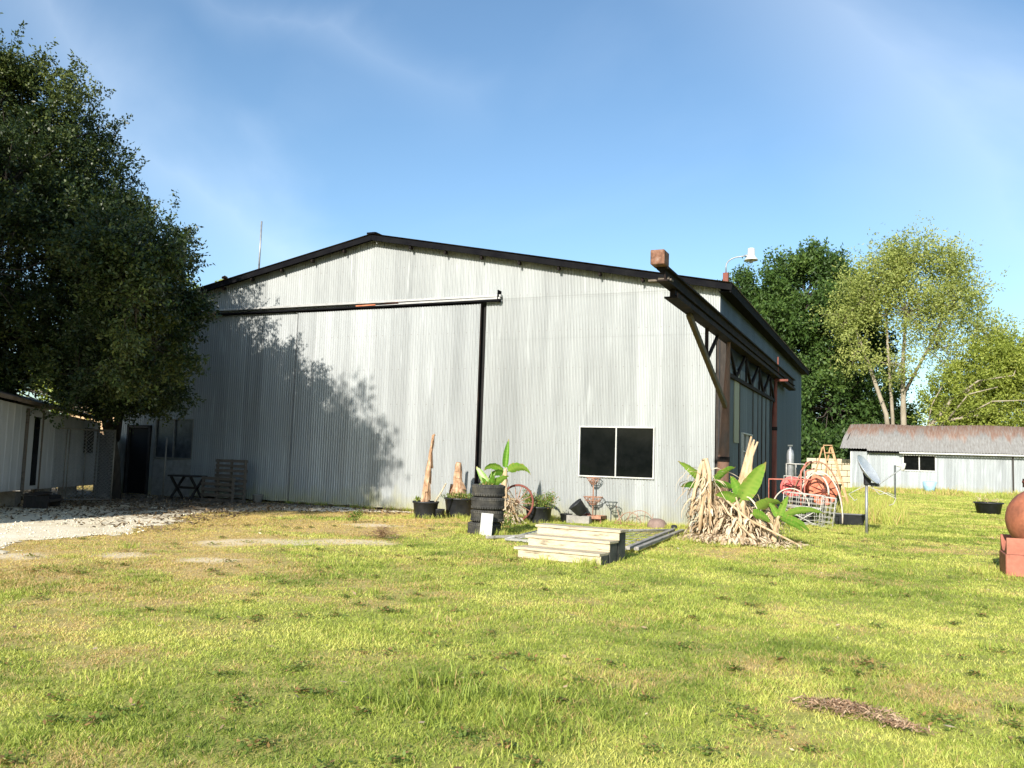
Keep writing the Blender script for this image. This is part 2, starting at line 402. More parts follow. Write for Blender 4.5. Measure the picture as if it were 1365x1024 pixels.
def wm(op, a, b, c=False):
    q = wn('ShaderNodeMath'); q.operation = op; q.use_clamp = c
    for i_, v_ in enumerate((a, b)):
        if isinstance(v_, (int, float)): q.inputs[i_].default_value = v_
        else: wt.links.new(v_, q.inputs[i_])
    return q.outputs[0]
def band(nrm_, mid_, wd_, ext_, amp_):
    d1 = wn('ShaderNodeVectorMath'); d1.operation = 'DOT_PRODUCT'; wt.links.new(tc.outputs['Generated'], d1.inputs[0]); d1.inputs[1].default_value = nrm_
    d2 = wn('ShaderNodeVectorMath'); d2.operation = 'DOT_PRODUCT'; wt.links.new(tc.outputs['Generated'], d2.inputs[0]); d2.inputs[1].default_value = mid_
    off_ = wm('MULTIPLY', wm('SUBTRACT', nz.outputs['Fac'], .5), .22)
    a_ = wm('SUBTRACT', 1.0, wm('DIVIDE', wm('ABSOLUTE', wm('ADD', d1.outputs['Value'], off_), 0), wd_), True)
    e_ = wm('DIVIDE', wm('SUBTRACT', d2.outputs['Value'], ext_), 1 - ext_, True)
    return wm('MULTIPLY', wm('MULTIPLY', wm('POWER', a_, 1.5), e_), wm('MULTIPLY', wm('ADD', nz.outputs['Fac'], .15), amp_))
cb = wm('ADD', band((-.654, -.381, -.654), (-.70, .632, .332), .10, .90, .26), band((-.761, .249, -.599), (.024, .933, .358), .14, .86, .24))
cb = wm('ADD', cb, band((-.528, .109, -.842), (-.57, .69, .446), .05, .97, .13))
cb = wm('ADD', cb, wm('MULTIPLY', rp.outputs[0], .3), True)
wt.links.new(cb, mixc.inputs[0]); tn = wn('ShaderNodeMix'); tn.data_type = 'RGBA'; tn.blend_type = 'MULTIPLY'; tn.inputs[0].default_value = 1; tn.inputs[7].default_value = (.88, 1.0, 1.02, 1); wt.links.new(sky.outputs[0], tn.inputs[6]); wt.links.new(tn.outputs[2], mixc.inputs[6]); wt.links.new(mixc.outputs[2], bg.inputs[0])
bg.inputs[1].default_value = .115
S.view_settings.view_transform = 'Standard'; S.view_settings.look = 'None'; S.view_settings.exposure = .75; S.view_settings.gamma = 1
S.cycles.max_bounces = 6; S.cycles.transparent_max_bounces = 8; S.cycles.use_denoising = True

# ------------------------------------------------------------------ value noise on the ground plane
_perm = np.random.default_rng(3).random((256, 256))
def vn(x, y, s=1.0, ox=0, oy=0):
    x = x / s + ox; y = y / s + oy; xi = np.floor(x).astype(int); yi = np.floor(y).astype(int)
    fx = x - xi; fy = y - yi; fx = fx * fx * (3 - 2 * fx); fy = fy * fy * (3 - 2 * fy)
    g = lambda a, b: _perm[a % 256, b % 256]
    return (g(xi, yi) * (1 - fx) + g(xi + 1, yi) * fx) * (1 - fy) + (g(xi, yi + 1) * (1 - fx) + g(xi + 1, yi + 1) * fx) * fy
def fbm(x, y, s=1.0, o=4, ox=0):
    a = 0; w = 1; t = 0
    for k in range(o): a = a + w * vn(x, y, s / 2 ** k, ox + 17.3 * k, 5.1 * k); t += w; w *= .55
    return a / t
def seg_d(x, y, pts):
    d = np.full(np.shape(x), 1e9)
    for (ax, ay), (bx, by) in zip(pts[:-1], pts[1:]):
        vx, vy = bx - ax, by - ay; L = vx * vx + vy * vy
        t = np.clip(((x - ax) * vx + (y - ay) * vy) / L, 0, 1)
        d = np.minimum(d, np.hypot(x - ax - t * vx, y - ay - t * vy))
    return d
def poly_in(x, y, P):
    c = np.zeros(np.shape(x), bool); n = len(P)
    for i in range(n):
        x0, y0 = P[i]; x1, y1 = P[(i + 1) % n]
        k = ((y0 > y) != (y1 > y)) & (x < (x1 - x0) * (y - y0) / ((y1 - y0) + 1e-12) + x0); c ^= k
    return c
GP = [(-7.2, -13.6), (-8.7, -12.1), (-9.1, -10.9), (-8.6, -9.7), (-9.2, -8.6), (-10.2, -6.8), (-11.2, -4.6), (-11.0, -3.0), (-9.2, -1.5),
      (-7.6, -.7), (-7.5, -.05), (-20.3, -.05), (-26, 1), (-40, -4), (-40, -30), (-14, -30), (-10, -20)]
def poly_sd(x, y, P):
    d = seg_d(x, y, P + [P[0]]); return np.where(poly_in(x, y, P), d, -d)
def gravel(x, y):           # >0 inside the gravel yard
    return poly_sd(x, y, GP) + (fbm(x, y, 1.3, 5, 3) - .5) * 2.0
BARE = [(-6.3, -9.9, .5, .45), (-5.7, -9.1, .5, .4), (-4.9, -8.3, .5, .4), (-6.3, -12.2, .25, .25), (-4.9, -11.9, .3, .25), (-7.2, -13.2, .35, .3), (-6.6, -4.9, .5, .45)]
def bare(x, y):
    b = np.full(np.shape(x), -1.)
    for (bx, by, a, c_) in BARE:
        u = (x - bx) * .8 + (y - by) * .6; v = -(x - bx) * .6 + (y - by) * .8
        b = np.maximum(b, 1 - ((u / a / 1.5) ** 2 + (v / c_ / 1.5) ** 2))
    return np.clip(b * 1.3 + .1 + (fbm(x, y, .35, 4, 40) - .5) * 2.4, 0, 1) * (b > -.5)
def dryness(x, y):          # straw coloured lawn next to the gravel and the door
    d = np.clip(1.15 - (-gravel(x, y)) / 4.2, 0, 1)
    d = np.maximum(d, np.clip(1 - np.hypot((x + 7.5) / 3.6, (y + 5.5) / 3.2), 0, 1) * 1.4)
    n1 = fbm(x, y, 1.6, 4, 11); n2 = fbm(x, y, .35, 3, 60)
    return np.clip(d * 1.6 + (n1 - .56) * 2.4 + (n2 - .5) * 1.6 + .12, 0, 1)
def hgt(x, y):
    near = np.clip(1 - np.hypot(x + 3, y + 8) / 60, 0, 1)
    return (fbm(x, y, 2.2, 3, 90) - .5) * .05 * near

# ------------------------------------------------------------------ ground
def grid(xs, ys):
    X, Y = np.meshgrid(xs, ys, indexing='ij'); nx, ny = len(xs), len(ys)
    i = (np.arange(nx - 1)[:, None] * ny + np.arange(ny - 1)[None, :]).ravel()
    return X.ravel(), Y.ravel(), np.stack([i, i + ny, i + ny + 1, i + 1], 1)
xs = np.concatenate([[-900, -300, -120, -70], np.arange(-44, 22, .16), [30, 45, 70, 120, 300, 900]])
ys = np.concatenate([[-300, -90, -45], np.arange(-25, 10, .16), np.arange(10.5, 62, 1.5), [80, 120, 300, 900]])
X, Y, F = grid(xs, ys)
n = NT('lawn soil'); g = n.attr('bare'); d = n.attr('dry')
f1 = n.noise(9, 6, .7); f2 = n.noise(60, 4, .7); f3 = n.noise(1.2, 5, .6)
gc = n.ramp(f1, [(.25, (.18, .19, .05)), (.5, (.30, .31, .07)), (.75, (.42, .39, .12))])
dc = n.ramp(f1, [(.25, (.30, .20, .09)), (.5, (.48, .35, .15)), (.75, (.60, .46, .22))])
col = n.mix(d, gc, dc)
col = n.mix(1, col, n.ramp(f2, [(.3, .6), (.7, 1.35)]), 'MULTIPLY')
bc = n.ramp(f2, [(.3, (.62, .49, .31)), (.7, (.88, .77, .57))])
col = n.mix(n.math('MULTIPLY', g, n.ramp(n.noise(14, 5, .7), [(.35, .25), (.6, 1.)])), col, bc)
n.bump(f2, .4, .008)
M['lawn'] = n.done(col, .9, 0, .15)
Zg = hgt(X, Y)
lawn = np_mesh('lawn', np.stack([X, Y, Zg], 1), F, M['lawn'], {'bare': np.clip(bare(X, Y), 0, 1), 'dry': dryness(X, Y)}, smooth=True)
tag(lawn, kind='structure')
# gravel yard: its own sheet above the lawn
n = NT('crushed shell gravel'); f1 = n.noise(1.1, 6, .65); f2 = n.noise(35, 5, .75); vo = n.N.new('ShaderNodeTexVoronoi'); vo.inputs['Scale'].default_value = 48
n.L.new(n.tc.outputs['Object'], vo.inputs['Vector'])
col = n.ramp(f1, [(.3, (.66, .55, .38)), (.5, (.82, .73, .55)), (.7, (.90, .82, .66))])
col = n.mix(1, col, n.ramp(f2, [(.3, .8), (.7, 1.15)]), 'MULTIPLY')
col = n.mix(.3, col, n.mix(1, col, n.ramp(vo.outputs['Distance'], [(.0, 1.3), (.7, .5)]), 'MULTIPLY'))
n.bump(n.math('ADD', vo.outputs['Distance'], f2), .3, .006)
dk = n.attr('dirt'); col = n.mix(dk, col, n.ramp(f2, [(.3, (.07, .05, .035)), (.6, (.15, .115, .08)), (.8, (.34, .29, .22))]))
M['gravel'] = n.done(col, .9, 0, .2)
gx, gy, GF = grid(np.arange(-30, -5, .12), np.arange(-24, .3, .12))
gv = gravel(gx, gy); keep = (gv[GF] > .15).sum(1) == 4
GF = GF[keep]; used = np.unique(GF); rm = np.full(len(gx), -1); rm[used] = np.arange(len(used))
gvv = np.clip(gv[used] - .15, 0, .25) / .25
dirt_shade_v = np.clip((gy[used] + 6.6 + .28 * (gx[used] + 12)) / 2.2 * 1. + (fbm(gx[used], gy[used], .9, 4, 22) - .5) * 2.6, 0, .92) * np.clip((-10.2 - gx[used]) / 3, 0, 1)  # soil under the tree, with the tree's shade painted in as well
go = np_mesh('gravel_yard', np.stack([gx[used], gy[used], hgt(gx[used], gy[used]) + .002 + .016 * gvv], 1), rm[GF], M['gravel'], {'dirt': dirt_shade_v}, smooth=True)
tag(go, kind='structure')

# ------------------------------------------------------------------ grass blades
NRt = rng
fwd = np.array([-.408, .909])
def in_view(x, y, m=.03):
    dx, dy = x - CP.x, y - CP.y; z = -.408 * dx * 1.0 + .909 * dy; s = .913 * dx + .407 * dy
    return (z > 3.3) & (np.abs(s) < z * (.5951 + m) + .8)
def blades(px, py, L, w, lean, tint, dry, rn):
    m = len(px); az = rn.random(m) * 2 * PI; la = rn.random(m) * 2 * PI
    bx, by, bz = px, py, hgt(px, py) - .004
    cx_, sy_ = np.cos(az) * w / 2, np.sin(az) * w / 2
    lx, ly = np.cos(la) * lean * L, np.sin(la) * lean * L
    h = L * np.sqrt(np.clip(1 - lean ** 2, .04, 1))
    V = np.empty((m, 5, 3))
    V[:, 0] = np.stack([bx - cx_, by - sy_, bz], 1); V[:, 1] = np.stack([bx + cx_, by + sy_, bz], 1)
    mx_, my_, mz = bx + lx * .38, by + ly * .38, bz + h * .62
    V[:, 2] = np.stack([mx_ + cx_ * .8, my_ + sy_ * .8, mz], 1); V[:, 3] = np.stack([mx_ - cx_ * .8, my_ - sy_ * .8, mz], 1)
    V[:, 4] = np.stack([bx + lx, by + ly, bz + h], 1)
    i = np.arange(m) * 5
    T = np.concatenate([np.stack([i, i + 1, i + 2], 1), np.stack([i, i + 2, i + 3], 1), np.stack([i + 3, i + 2, i + 4], 1)])
    return V.reshape(-1, 3), T, np.repeat(tint, 5), np.repeat(dry, 5)
def scatter(n_, ymin, ymax, dens_pow=1.55):
    z = rng.random(n_); z = (ymin ** (2 - dens_pow) + z * (ymax ** (2 - dens_pow) - ymin ** (2 - dens_pow))) ** (1 / (2 - dens_pow))
    s = (rng.random(n_) * 2 - 1) * (z * .63 + .6)
    x = CP.x - .408 * z + .913 * s; y = CP.y + .909 * z + .407 * s
    return x, y, z
VV = []; TT = []; A = []; B = []; off = 0
def push(r):
    global off
    VV.append(r[0]); TT.append(r[1] + off); A.append(r[2]); B.append(r[3]); off += len(r[0])
x, y, z = scatter(190000, 3.6, 62)
zz = 1.5 + 38 * rng.random(60000) ** 1.4; ss = np.where(rng.random(60000) < .5, -1, 1) * (zz * .60 + .5 + 8 * rng.random(60000) ** 1.3)
x = np.concatenate([x, CP.x - .408 * zz + .913 * ss]); y = np.concatenate([y, CP.y + .909 * zz + .407 * ss]); z = np.concatenate([z, np.maximum(zz, 4.)])
k = (x > -26) & (~((x < .15) & (y > -.1) & (x > -20.5) & (y < 21)))
x, y, z = x[k], y[k], z[k]
g = gravel(x, y); b = bare(x, y); d = dryness(x, y)
prob = np.clip(1 - (g + .1) / .9, .04, 1) * (1 - .72 * b) * np.where(g > .9, .18, 1)
k = rng.random(len(x)) < prob * np.clip(.62 + .9 * (fbm(x, y, .45, 3, 7) - .3), .3, 1)
x, y, z, d = x[k], y[k], z[k], d[k]
lush = fbm(x, y, 1.8, 4, 31)
for j in range(7):
    m = len(x); sp = .018 + .0022 * z
    jx = x + rng.normal(0, 1, m) * sp; jy = y + rng.normal(0, 1, m) * sp
    tall = np.clip((lush - .46) * 5, 0, 1)
    L = (.018 + .022 * tall + rng.random(m) * .024) * (1 + .02 * z) * (1 - .35 * d)
    w = .0018 + .00058 * z + rng.random(m) * .0015
    tint = np.clip(.48 + (fbm(x, y, .9, 3, 71) - .5) * 1.5 + (fbm(x, y, .16, 2, 33) - .5) * .7 + rng.normal(0, .17, m) - .16 * tall + .012 * np.clip(z - 8, 0, 14), 0, 1)
    dd = np.clip((rng.random(m) < d * .9 + .05) * (.45 + .55 * rng.random(m)), 0, 1)
    push(blades(jx, jy, L, w, np.clip(.45 + rng.random(m) * .55, 0, .96), tint, dd, rng))
# longer tufts: foreground clumps and the foot of walls and things
def tuft(cx_, cy_, r, m, L, w=.006, tint=.35, dry=.1, lean=.5):
    a = rng.random(m) * 2 * PI; q = np.sqrt(rng.random(m)) * r
    push(blades(cx_ + np.cos(a) * q, cy_ + np.sin(a) * q, L * (.5 + .7 * rng.random(m)), w * (.6 + .8 * rng.random(m)), np.clip(lean + rng.normal(0, .25, m), .05, .95),
                np.clip(tint + rng.normal(0, .15, m), 0, 1), (rng.random(m) < dry) * rng.random(m), rng))
for i in range(26):
    a, b = rng.random() * 1.5, rng.random() * 1.0
    tuft(.95 + a - .55 * 0, -16.95 + b * .9 - a * .05, .13, 50, .17, .007, .25, .06, .7)
for i in range(34):
    z = 4.6 + rng.random() ** 1.3 * 11; s = (rng.random() * 2 - 1) * z * .6
    x0, y0 = CP.x - .408 * z + .913 * s, CP.y + .909 * z + .407 * s
    if gravel(np.array([x0]), np.array([y0]))[0] > -1.5: continue
    tuft(x0, y0, .12 + rng.random() * .2, 50, .07 + rng.random() * .05, .005 + .0004 * z, .2 + rng.random() * .5, .15, .5)
for i in range(240):                       # along the front wall
    x0 = -7.4 + 7.6 * rng.random()
    tuft(x0, -.08 - rng.random() ** 2 * .5, .13, 30, .10 + .08 * rng.random(), .009, .55 + .25 * rng.random(), .25, .4)
for i in range(60):
    x0 = -13 + 5.6 * rng.random(); tuft(x0, -.12 - rng.random() * .2, .1, 22, .10 + .06 * rng.random(), .009, .3, .4, .4)
for (tx, ty, tr) in ((-6.92, -2.15, .42), (-6.66, -1.3, .5), (-3.8, -5.15, .48), (-4.2, -1.3, .5), (-5.0, -2.0, .8), (-.9, -8.3, .95), (1.2, -2.9, 1.6), (3.4, 1.9, .5), (6.2, -5.6, .9), (2.4, 4.2, 1.4)):
    for i in range(int(18 * tr + 8)):
        a = rng.random() * 2 * PI
        tuft(tx + math.cos(a) * tr, ty + math.sin(a) * tr * .8, .15, 34, .10 + .07 * rng.random(), .008, .6, .18, .4)
for i in range(420):                       # rough growth right of the warehouse and before the shed
    x0 = .8 + 3.4 * rng.random() ** .8; y0 = 6.5 + 13 * rng.random()
    tuft(x0, y0, .3, 26, .3 + .35 * rng.random(), .018, .5 + .3 * rng.random(), .35, .35)
for i in range(700):
    x0 = -1.5 + 17 * rng.random(); y0 = 50.5 - 6 * rng.random() ** 2 + 3.8 * rng.random()
    br = vn(np.array([x0]), np.array([0.]), 2.5, 5)[0]
    tuft(x0, y0, .4, 16, .16 + .45 * rng.random() * br, .05, .5, .25 + .6 * (br > .5), .3)
gr = np_mesh('grass', np.concatenate(VV), np.concatenate(TT), M['grass'], {'tint': np.concatenate(A), 'dry': np.concatenate(B)})
tag(gr, 'short yellow green mown grass with longer tufts', 'grass', kind='stuff')

# quads scattered as leaves --------------------------------------------------
def leaf_quads(P, D, L, Wd, rn, flat=0.):
    """rhombic leaves at P pointing along D"""
    m = len(P); D = D / (np.linalg.norm(D, axis=1, keepdims=True) + 1e-9)
    q = rn.normal(0, 1, (m, 3)); q[:, 2] *= (1 - flat)
    s = np.cross(D, q); s /= np.linalg.norm(s, axis=1, keepdims=True) + 1e-9
    L = np.broadcast_to(L, (m,))[:, None]; Wd = np.broadcast_to(Wd, (m,))[:, None]
    V = np.empty((m, 4, 3)); V[:, 0] = P; V[:, 1] = P + D * L * .45 + s * Wd / 2; V[:, 2] = P + D * L; V[:, 3] = P + D * L * .45 - s * Wd / 2
    return V.reshape(-1, 3), np.arange(m * 4).reshape(m, 4)
def litter(n_, fx, size, name, label, cat, mat, flat=.85):
    P = fx(n_); m = len(P)
    D = rng.normal(0, 1, (m, 3)); D[:, 2] = np.abs(D[:, 2]) * .25
    sz = size * (.5 + rng.random(m))
    s = np.cross(D, np.array([[0, 0, 1.]]) + rng.normal(0, .3, (m, 3))); s /= np.linalg.norm(s, axis=1, keepdims=True)
    D /= np.linalg.norm(D, axis=1, keepdims=True)
    V = np.empty((m, 4, 3)); L = sz[:, None]
    V[:, 0] = P; V[:, 1] = P + D * L * .45 + s * L * .25; V[:, 2] = P + D * L; V[:, 3] = P + D * L * .45 - s * L * .25
    o = np_mesh(name, V.reshape(-1, 3), np.arange(m * 4).reshape(m, 4), M[mat], {'tint': np.repeat(np.clip(rng.normal(.5, .25, m), 0, 1), 4), 'dry': np.ones(m * 4)})
    return tag(o, label, cat, kind='stuff')
def f_lit(n_):
    x = -22 + 14 * rng.random(n_); y = -9.5 + 9.3 * rng.random(n_)
    k = (gravel(x, y) > -.6) & (rng.random(n_) < np.clip((y + 10.5) / 5, .05, 1) * (.3 + fbm(x, y, .8, 3, 9)))
    x, y = x[k], y[k]; return np.stack([x, y, hgt(x, y) + .02], 1)
litter(16000, f_lit, .09, 'leaf_litter', 'brown fallen leaves on the shaded gravel under the big tree', 'leaves', 'litter')
def f_lit2(n_):
    x, y, z = scatter(n_, 4.2, 30, 1.3); k = gravel(x, y) < 0; x, y = x[k], y[k]; return np.stack([x, y, hgt(x, y) + .035], 1)
def f_weed(n_):
    x, y, z = scatter(420, 4.2, 30, 1.2); k = gravel(x, y) < -.3; x, y, z = x[k], y[k], z[k]
    i = rng.integers(0, len(x), n_); r_ = np.abs(rng.normal(0, .07, n_)) + .0; a_ = rng.random(n_) * 2 * PI; sc_ = .6 + 1.6 * ((i * 7919) % 13) / 13
    X_, Y_ = x[i] + r_ * sc_ * np.cos(a_), y[i] + r_ * sc_ * np.sin(a_)
    return np.stack([X_, Y_, hgt(X_, Y_) + .012 + .035 * rng.random(n_) * np.exp(-r_ * 9)], 1)
wdl = litter(26000, f_weed, .032, 'lawn_weeds', 'low broad-leaved weeds and clover patches spread through the lawn', 'weeds', 'leaf_weed', .4)
wdl.data.attributes['dry'].data.foreach_set('value', np.repeat((rng.random(26000) < .28) * .9, 4).astype(np.float32))
wdl.data.attributes['tint'].data.foreach_set('value', np.repeat(np.clip(rng.normal(.55, .25, 26000), 0, 1), 4).astype(np.float32))
litter(350, f_lit2, .055, 'fallen_leaves', 'scattered tan dead leaves lying on the lawn', 'leaves', 'dead_leaf')
# pebbles on the gravel
gxp = -20 + 13 * rng.random(9000); gyp = -16 + 15 * rng.random(9000); k = (gravel(gxp, gyp) > .0) & ((gyp < -7.5 - .28 * (gxp + 12)) | (rng.random(9000) < .12)); gxp, gyp = gxp[k], gyp[k]
m = len(gxp); r = .008 + .02 * rng.random(m) ** 2
oc = np.array([(1, 0, 0), (0, 1, 0), (-1, 0, 0), (0, -1, 0), (0, 0, .8), (0, 0, -.5)])
ang = rng.random(m) * PI; ca, sa = np.cos(ang), np.sin(ang)
V = oc[None] * r[:, None, None] * (1 + .4 * rng.normal(0, 1, (m, 6, 1))); V = np.stack([V[..., 0] * ca[:, None] - V[..., 1] * sa[:, None], V[..., 0] * sa[:, None] + V[..., 1] * ca[:, None], V[..., 2]], -1)
V += np.stack([gxp, gyp, hgt(gxp, gyp) + .02], 1)[:, None]
fo = np.array([(0, 1, 4), (1, 2, 4), (2, 3, 4), (3, 0, 4), (1, 0, 5), (2, 1, 5), (3, 2, 5), (0, 3, 5)])
peb = np_mesh('gravel_stones', V.reshape(-1, 3), (np.arange(m)[:, None, None] * 6 + fo[None]).reshape(-1, 3), M['gravel'])
tag(peb, 'loose pale stones over the gravel yard', 'gravel', kind='stuff')

# ------------------------------------------------------------------ warehouse
WB = (-10.2, 10, 0)
wh = thing('warehouse', WB, 'large grey corrugated metal warehouse with low gabled roof and sliding door', 'warehouse')
RX, RZ, EZ = -10.2, 8.10, 6.12
def roofz(x): return RZ - (RZ - EZ) * abs(x - RX) / 10.2
def corr(name, mat, x0, x1, topf, y, holes=(), z0=0., pitch=.085, amp=.0135, axis='X', parent=wh, zrows=(3.05,), sgn=-1, jit=.0):
    """corrugated sheet: columns along x, open where holes=(xa,xb,za,zb)"""
    xs = np.arange(x0, x1 + 1e-6, pitch / 6); 
    for h in holes: xs = np.append(xs, [h[0], h[1]])
    xs = np.unique(np.round(np.append(xs, [x1]), 4)); V = []; Fc = []
    zcuts = sorted(set([h[2] for h in holes] + [h[3] for h in holes] + list(zrows)))
    lev = [z0] + zcuts + [None]
    idx = []
    for x_ in xs:
        t = topf(x_) if callable(topf) else topf
        col = []
        sheet = math.floor(x_ / .68)
        o_ = amp * math.cos(2 * PI * x_ / pitch) + (_perm[sheet % 256, 11] - .5) * .006 + (fbm(np.array([x_]), np.array([0.]), 1.5, 2, 5)[0] - .5) * jit
        for z in lev:
            zz = t if z is None else min(z, t)
            wob = (vn(np.array([x_]), np.array([zz]), 1.1, 50)[0] - .5) * .014
            zb = 0.
            if z == z0 and z0 < .1: zb = (vn(np.array([x_]), np.array([0.]), .3, 77)[0] - .5) * .03
            p = (x_, y + sgn * -1 * (o_ + wob), zz + zb) if axis == 'X' else (y + sgn * -1 * (o_ + wob), x_, zz + zb)
            col.append(len(V)); V.append(p)
        idx.append(col)
    for i in range(len(xs) - 1):
        xm = (xs[i] + xs[i + 1]) / 2
        for j in range(len(lev) - 1):
            za = V[idx[i][j]][2]; zb = V[idx[i][j + 1]][2]
            if zb - za < 1e-5: continue
            zm = (za + zb) / 2
            if any(h[0] < xm < h[1] and h[2] < zm < h[3] for h in holes): continue
            q = (idx[i][j], idx[i + 1][j], idx[i + 1][j + 1], idx[i][j + 1])
            Fc.append(q if axis == 'X' else q)
    o = np_mesh(name, np.array(V), np.array(Fc), M[mat], parent=parent, smooth=True)
    return o
gz = lambda x: roofz(x) - .03
# fixed front wall right of the sliding door, with the window opening
corr('front_wall', 'galv', -6.42, 0.0, 4.93, 0.0, holes=((-3.53, -1.53, 1.21, 2.50),))
corr('gable_wall', 'galv', -20.4, .10, gz, -.012, z0=6.0, zrows=(6.05,))
corr('upper_wall', 'galv', -6.42, .10, 6.03, -.006, z0=4.9, zrows=())
corr('left_wall', 'galv_door', -20.4, -16.95, 6.03, 0.0, holes=((-18.62, -16.98, 1.26, 2.54), (-19.84, -18.95, 0., 2.24)), zrows=(3.05,))
sl = corr('sliding_door', 'galv_door', -12.92, -6.56, 5.92, -.10, z0=.06, jit=.02)
s2 = corr('sliding_door', 'galv_door', -17.0, -12.90, 5.95, -.045, z0=.06, jit=.02)
tag(sl, 'main sliding door leaf of pale corrugated sheet')
tag(s2, 'rear sliding door leaf under the tree shadow')
mb = MB(); mb.box((-6.545, -.10, 2.98), (.035, .05, 5.85)); mb.build('door_edge', M['beam_dark'], wh)
mb = MB(); mb.box((-12.93, -.085, 3.0), (.02, .05, 5.86)); mb.box((-10.0, -.118, 3.0), (.012, .008, 5.8)); mb.build('door_seam', M['steel_grey'], wh)
# door rail with pale hood and rusty stretch
mb = MB()
def rail(x0, x1, z0, z1, y, h, dpt): mb.beam((x0, y, z0), (x1, y, z1), dpt, h)
mb.beam((-17.2, -.10, 6.13), (-5.93, -.10, 6.12), .14, .06); mb.beam((-10.0, -.19, 6.02), (-5.92, -.19, 6.04), .08, .05)
mb.build('door_rail_hood', M['flash'], wh)
mb = MB(); mb.beam((-17.2, -.15, 5.99), (-5.95, -.15, 5.985), .13, .04); mb.beam((-5.99, -.12, 5.95), (-5.99, -.12, 6.27), .03, .22); mb.build('door_rail', M['fascia'], wh)  # door rail in near black, the hood's shadow line put into its colour
mb = MB(); mb.beam((-10.7, -.20, 6.018), (-9.2, -.20, 6.035), .06, .035); mb.build('rusty_rail_strip', M['rust_orange'], wh); MB().beam((-17.4, -.22, 6.10), (-16.2, -.22, 6.0), .1, .12).build('rusty_rail_end', M['rust_orange'], wh)
# near-black backing sheets standing for the unlit inside behind the openings
mb = MB(); mb.box((-10.2, 2.0, 3.0), (20.0, .05, 6.0)); mb.box((-6.49, .06, 3.0), (.5, .03, 6.0)); mb.build('inner_wall', M['inside'], wh)
# base strip in front: worn white concrete curb pieces
mb = MB(); mb.box((-3.2, -.05, .03), (6.5, .10, .08)); mb.build('footing', M['block'], wh)
# windows
def window(x0, x1, z0, z1, y, glass, fr='white_frame', bw=.034, div=1, axis='X', dep=.07, glz=.02, parent=wh, sgn=-1, hbar=None):
    mbf = MB()
    P = (lambda a, b, c: (a, b, c)) if axis == 'X' else (lambda a, b, c: (b, a, c))
    Dm = (lambda a, b, c: (a, b, c)) if axis == 'X' else (lambda a, b, c: (b, a, c))
    yf = y + sgn * .03
    mbf.box(P((x0 + x1) / 2, yf, z1 - bw / 2 + .02), Dm(x1 - x0 + .04, dep, bw)); mbf.box(P((x0 + x1) / 2, yf, z0 + bw / 2 - .02), Dm(x1 - x0 + .04, dep, bw))
    for xx in (x0 + bw / 2 - .02, x1 - bw / 2 + .02): mbf.box(P(xx, yf, (z0 + z1) / 2), Dm(bw, dep - .004, z1 - z0 - bw * 2 + .04))
    for i in range(div):
        xx = x0 + (x1 - x0) * (i + 1) / (div + 1); mbf.box(P(xx, yf + sgn * -.004, (z0 + z1) / 2), Dm(bw * .9, dep - .01, z1 - z0 - bw * 2 + .04))
    if hbar: mbf.box(P((x0 + x1) / 2, yf - sgn * .008, hbar), Dm(x1 - x0 - bw, dep - .03, bw))
    fo_ = mbf.build('window', M[fr], parent)
    for i in range(div + 1):
        a = x0 + (x1 - x0) * i / (div + 1); b = x0 + (x1 - x0) * (i + 1) / (div + 1)
        g_ = MB().box(P((a + b) / 2, y - sgn * .01, (z0 + z1) / 2), Dm(b - a - .01, .008, z1 - z0 - .02)).build('pane', M[glass], parent)
        w = g_.matrix_world.copy(); g_.parent = fo_
    return fo_
window(-3.53, -1.53, 1.21, 2.50, 0, 'glass')
window(-18.62, -16.98, 1.26, 2.54, 0, 'glass_dusty', fr='grey_post')
mb = MB(); mb.box((-17.8, -.03, .6), (1.7, .03, 1.2)); mb.build('lower_wall_panel', M['block'], wh)
# left doorway
mb = MB(); mb.box((-19.88, -.02, 1.14), (.08, .1, 2.3)); mb.box((-18.9, -.02, 1.14), (.08, .1, 2.3)); mb.box((-19.39, -.02, 2.29), (1.06, .1, .08)); mb.build('door_frame', M['wood_dark'], wh)
mb = MB(); mb.box((-19.39, .05, 1.12), (.9, .04, 2.2)); mb.build('door', M['inside'], wh)  # near-black sheet standing for the unlit doorway opening
# side walls, back wall
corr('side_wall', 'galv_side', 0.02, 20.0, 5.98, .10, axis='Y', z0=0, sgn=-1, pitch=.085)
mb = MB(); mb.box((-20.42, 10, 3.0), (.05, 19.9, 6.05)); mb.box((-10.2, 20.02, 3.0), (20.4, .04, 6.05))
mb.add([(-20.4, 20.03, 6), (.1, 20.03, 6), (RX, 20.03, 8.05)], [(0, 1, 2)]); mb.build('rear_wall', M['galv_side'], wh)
# side sliding door leaf hung outside, slightly different sheets leaning forward
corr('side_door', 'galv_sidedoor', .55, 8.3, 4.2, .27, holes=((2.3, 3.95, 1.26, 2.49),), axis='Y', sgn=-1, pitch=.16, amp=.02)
window(2.3, 3.95, 1.26, 2.49, .27, 'glass_dusty', div=1, axis='Y', sgn=1, hbar=2.0)
mb = MB(); mb.box((.30, 3.1, .86), (.03, 1.5, .7)); mb.build('side_panel', M['red_paint'], wh)
for yy, ww in ((1.9, .10), (4.25, .12), (5.2, .07), (6.1, .12), (7.0, .08), (8.1, .5)): MB().box((.285 if ww < .3 else .292, yy, 2.1), (.03, ww, 4.15)).build('framing_strip', M['inside'] if ww > .3 else M['wood_dark'], wh)  # framing strips, and dark boards standing in for shadowy gaps and an opening
MB().box((.300, 1.35, 3.15), (.02, .75, 1.9)).build('translucent_panel', M['old_panel'], wh)  # yellowish door sheet with sunlight put into its pale colour
mb = MB(); mb.box((.13, .16, 2.46), (.23, .2, 4.9)); mb.build('corner_post', M['wood_dark'], wh)
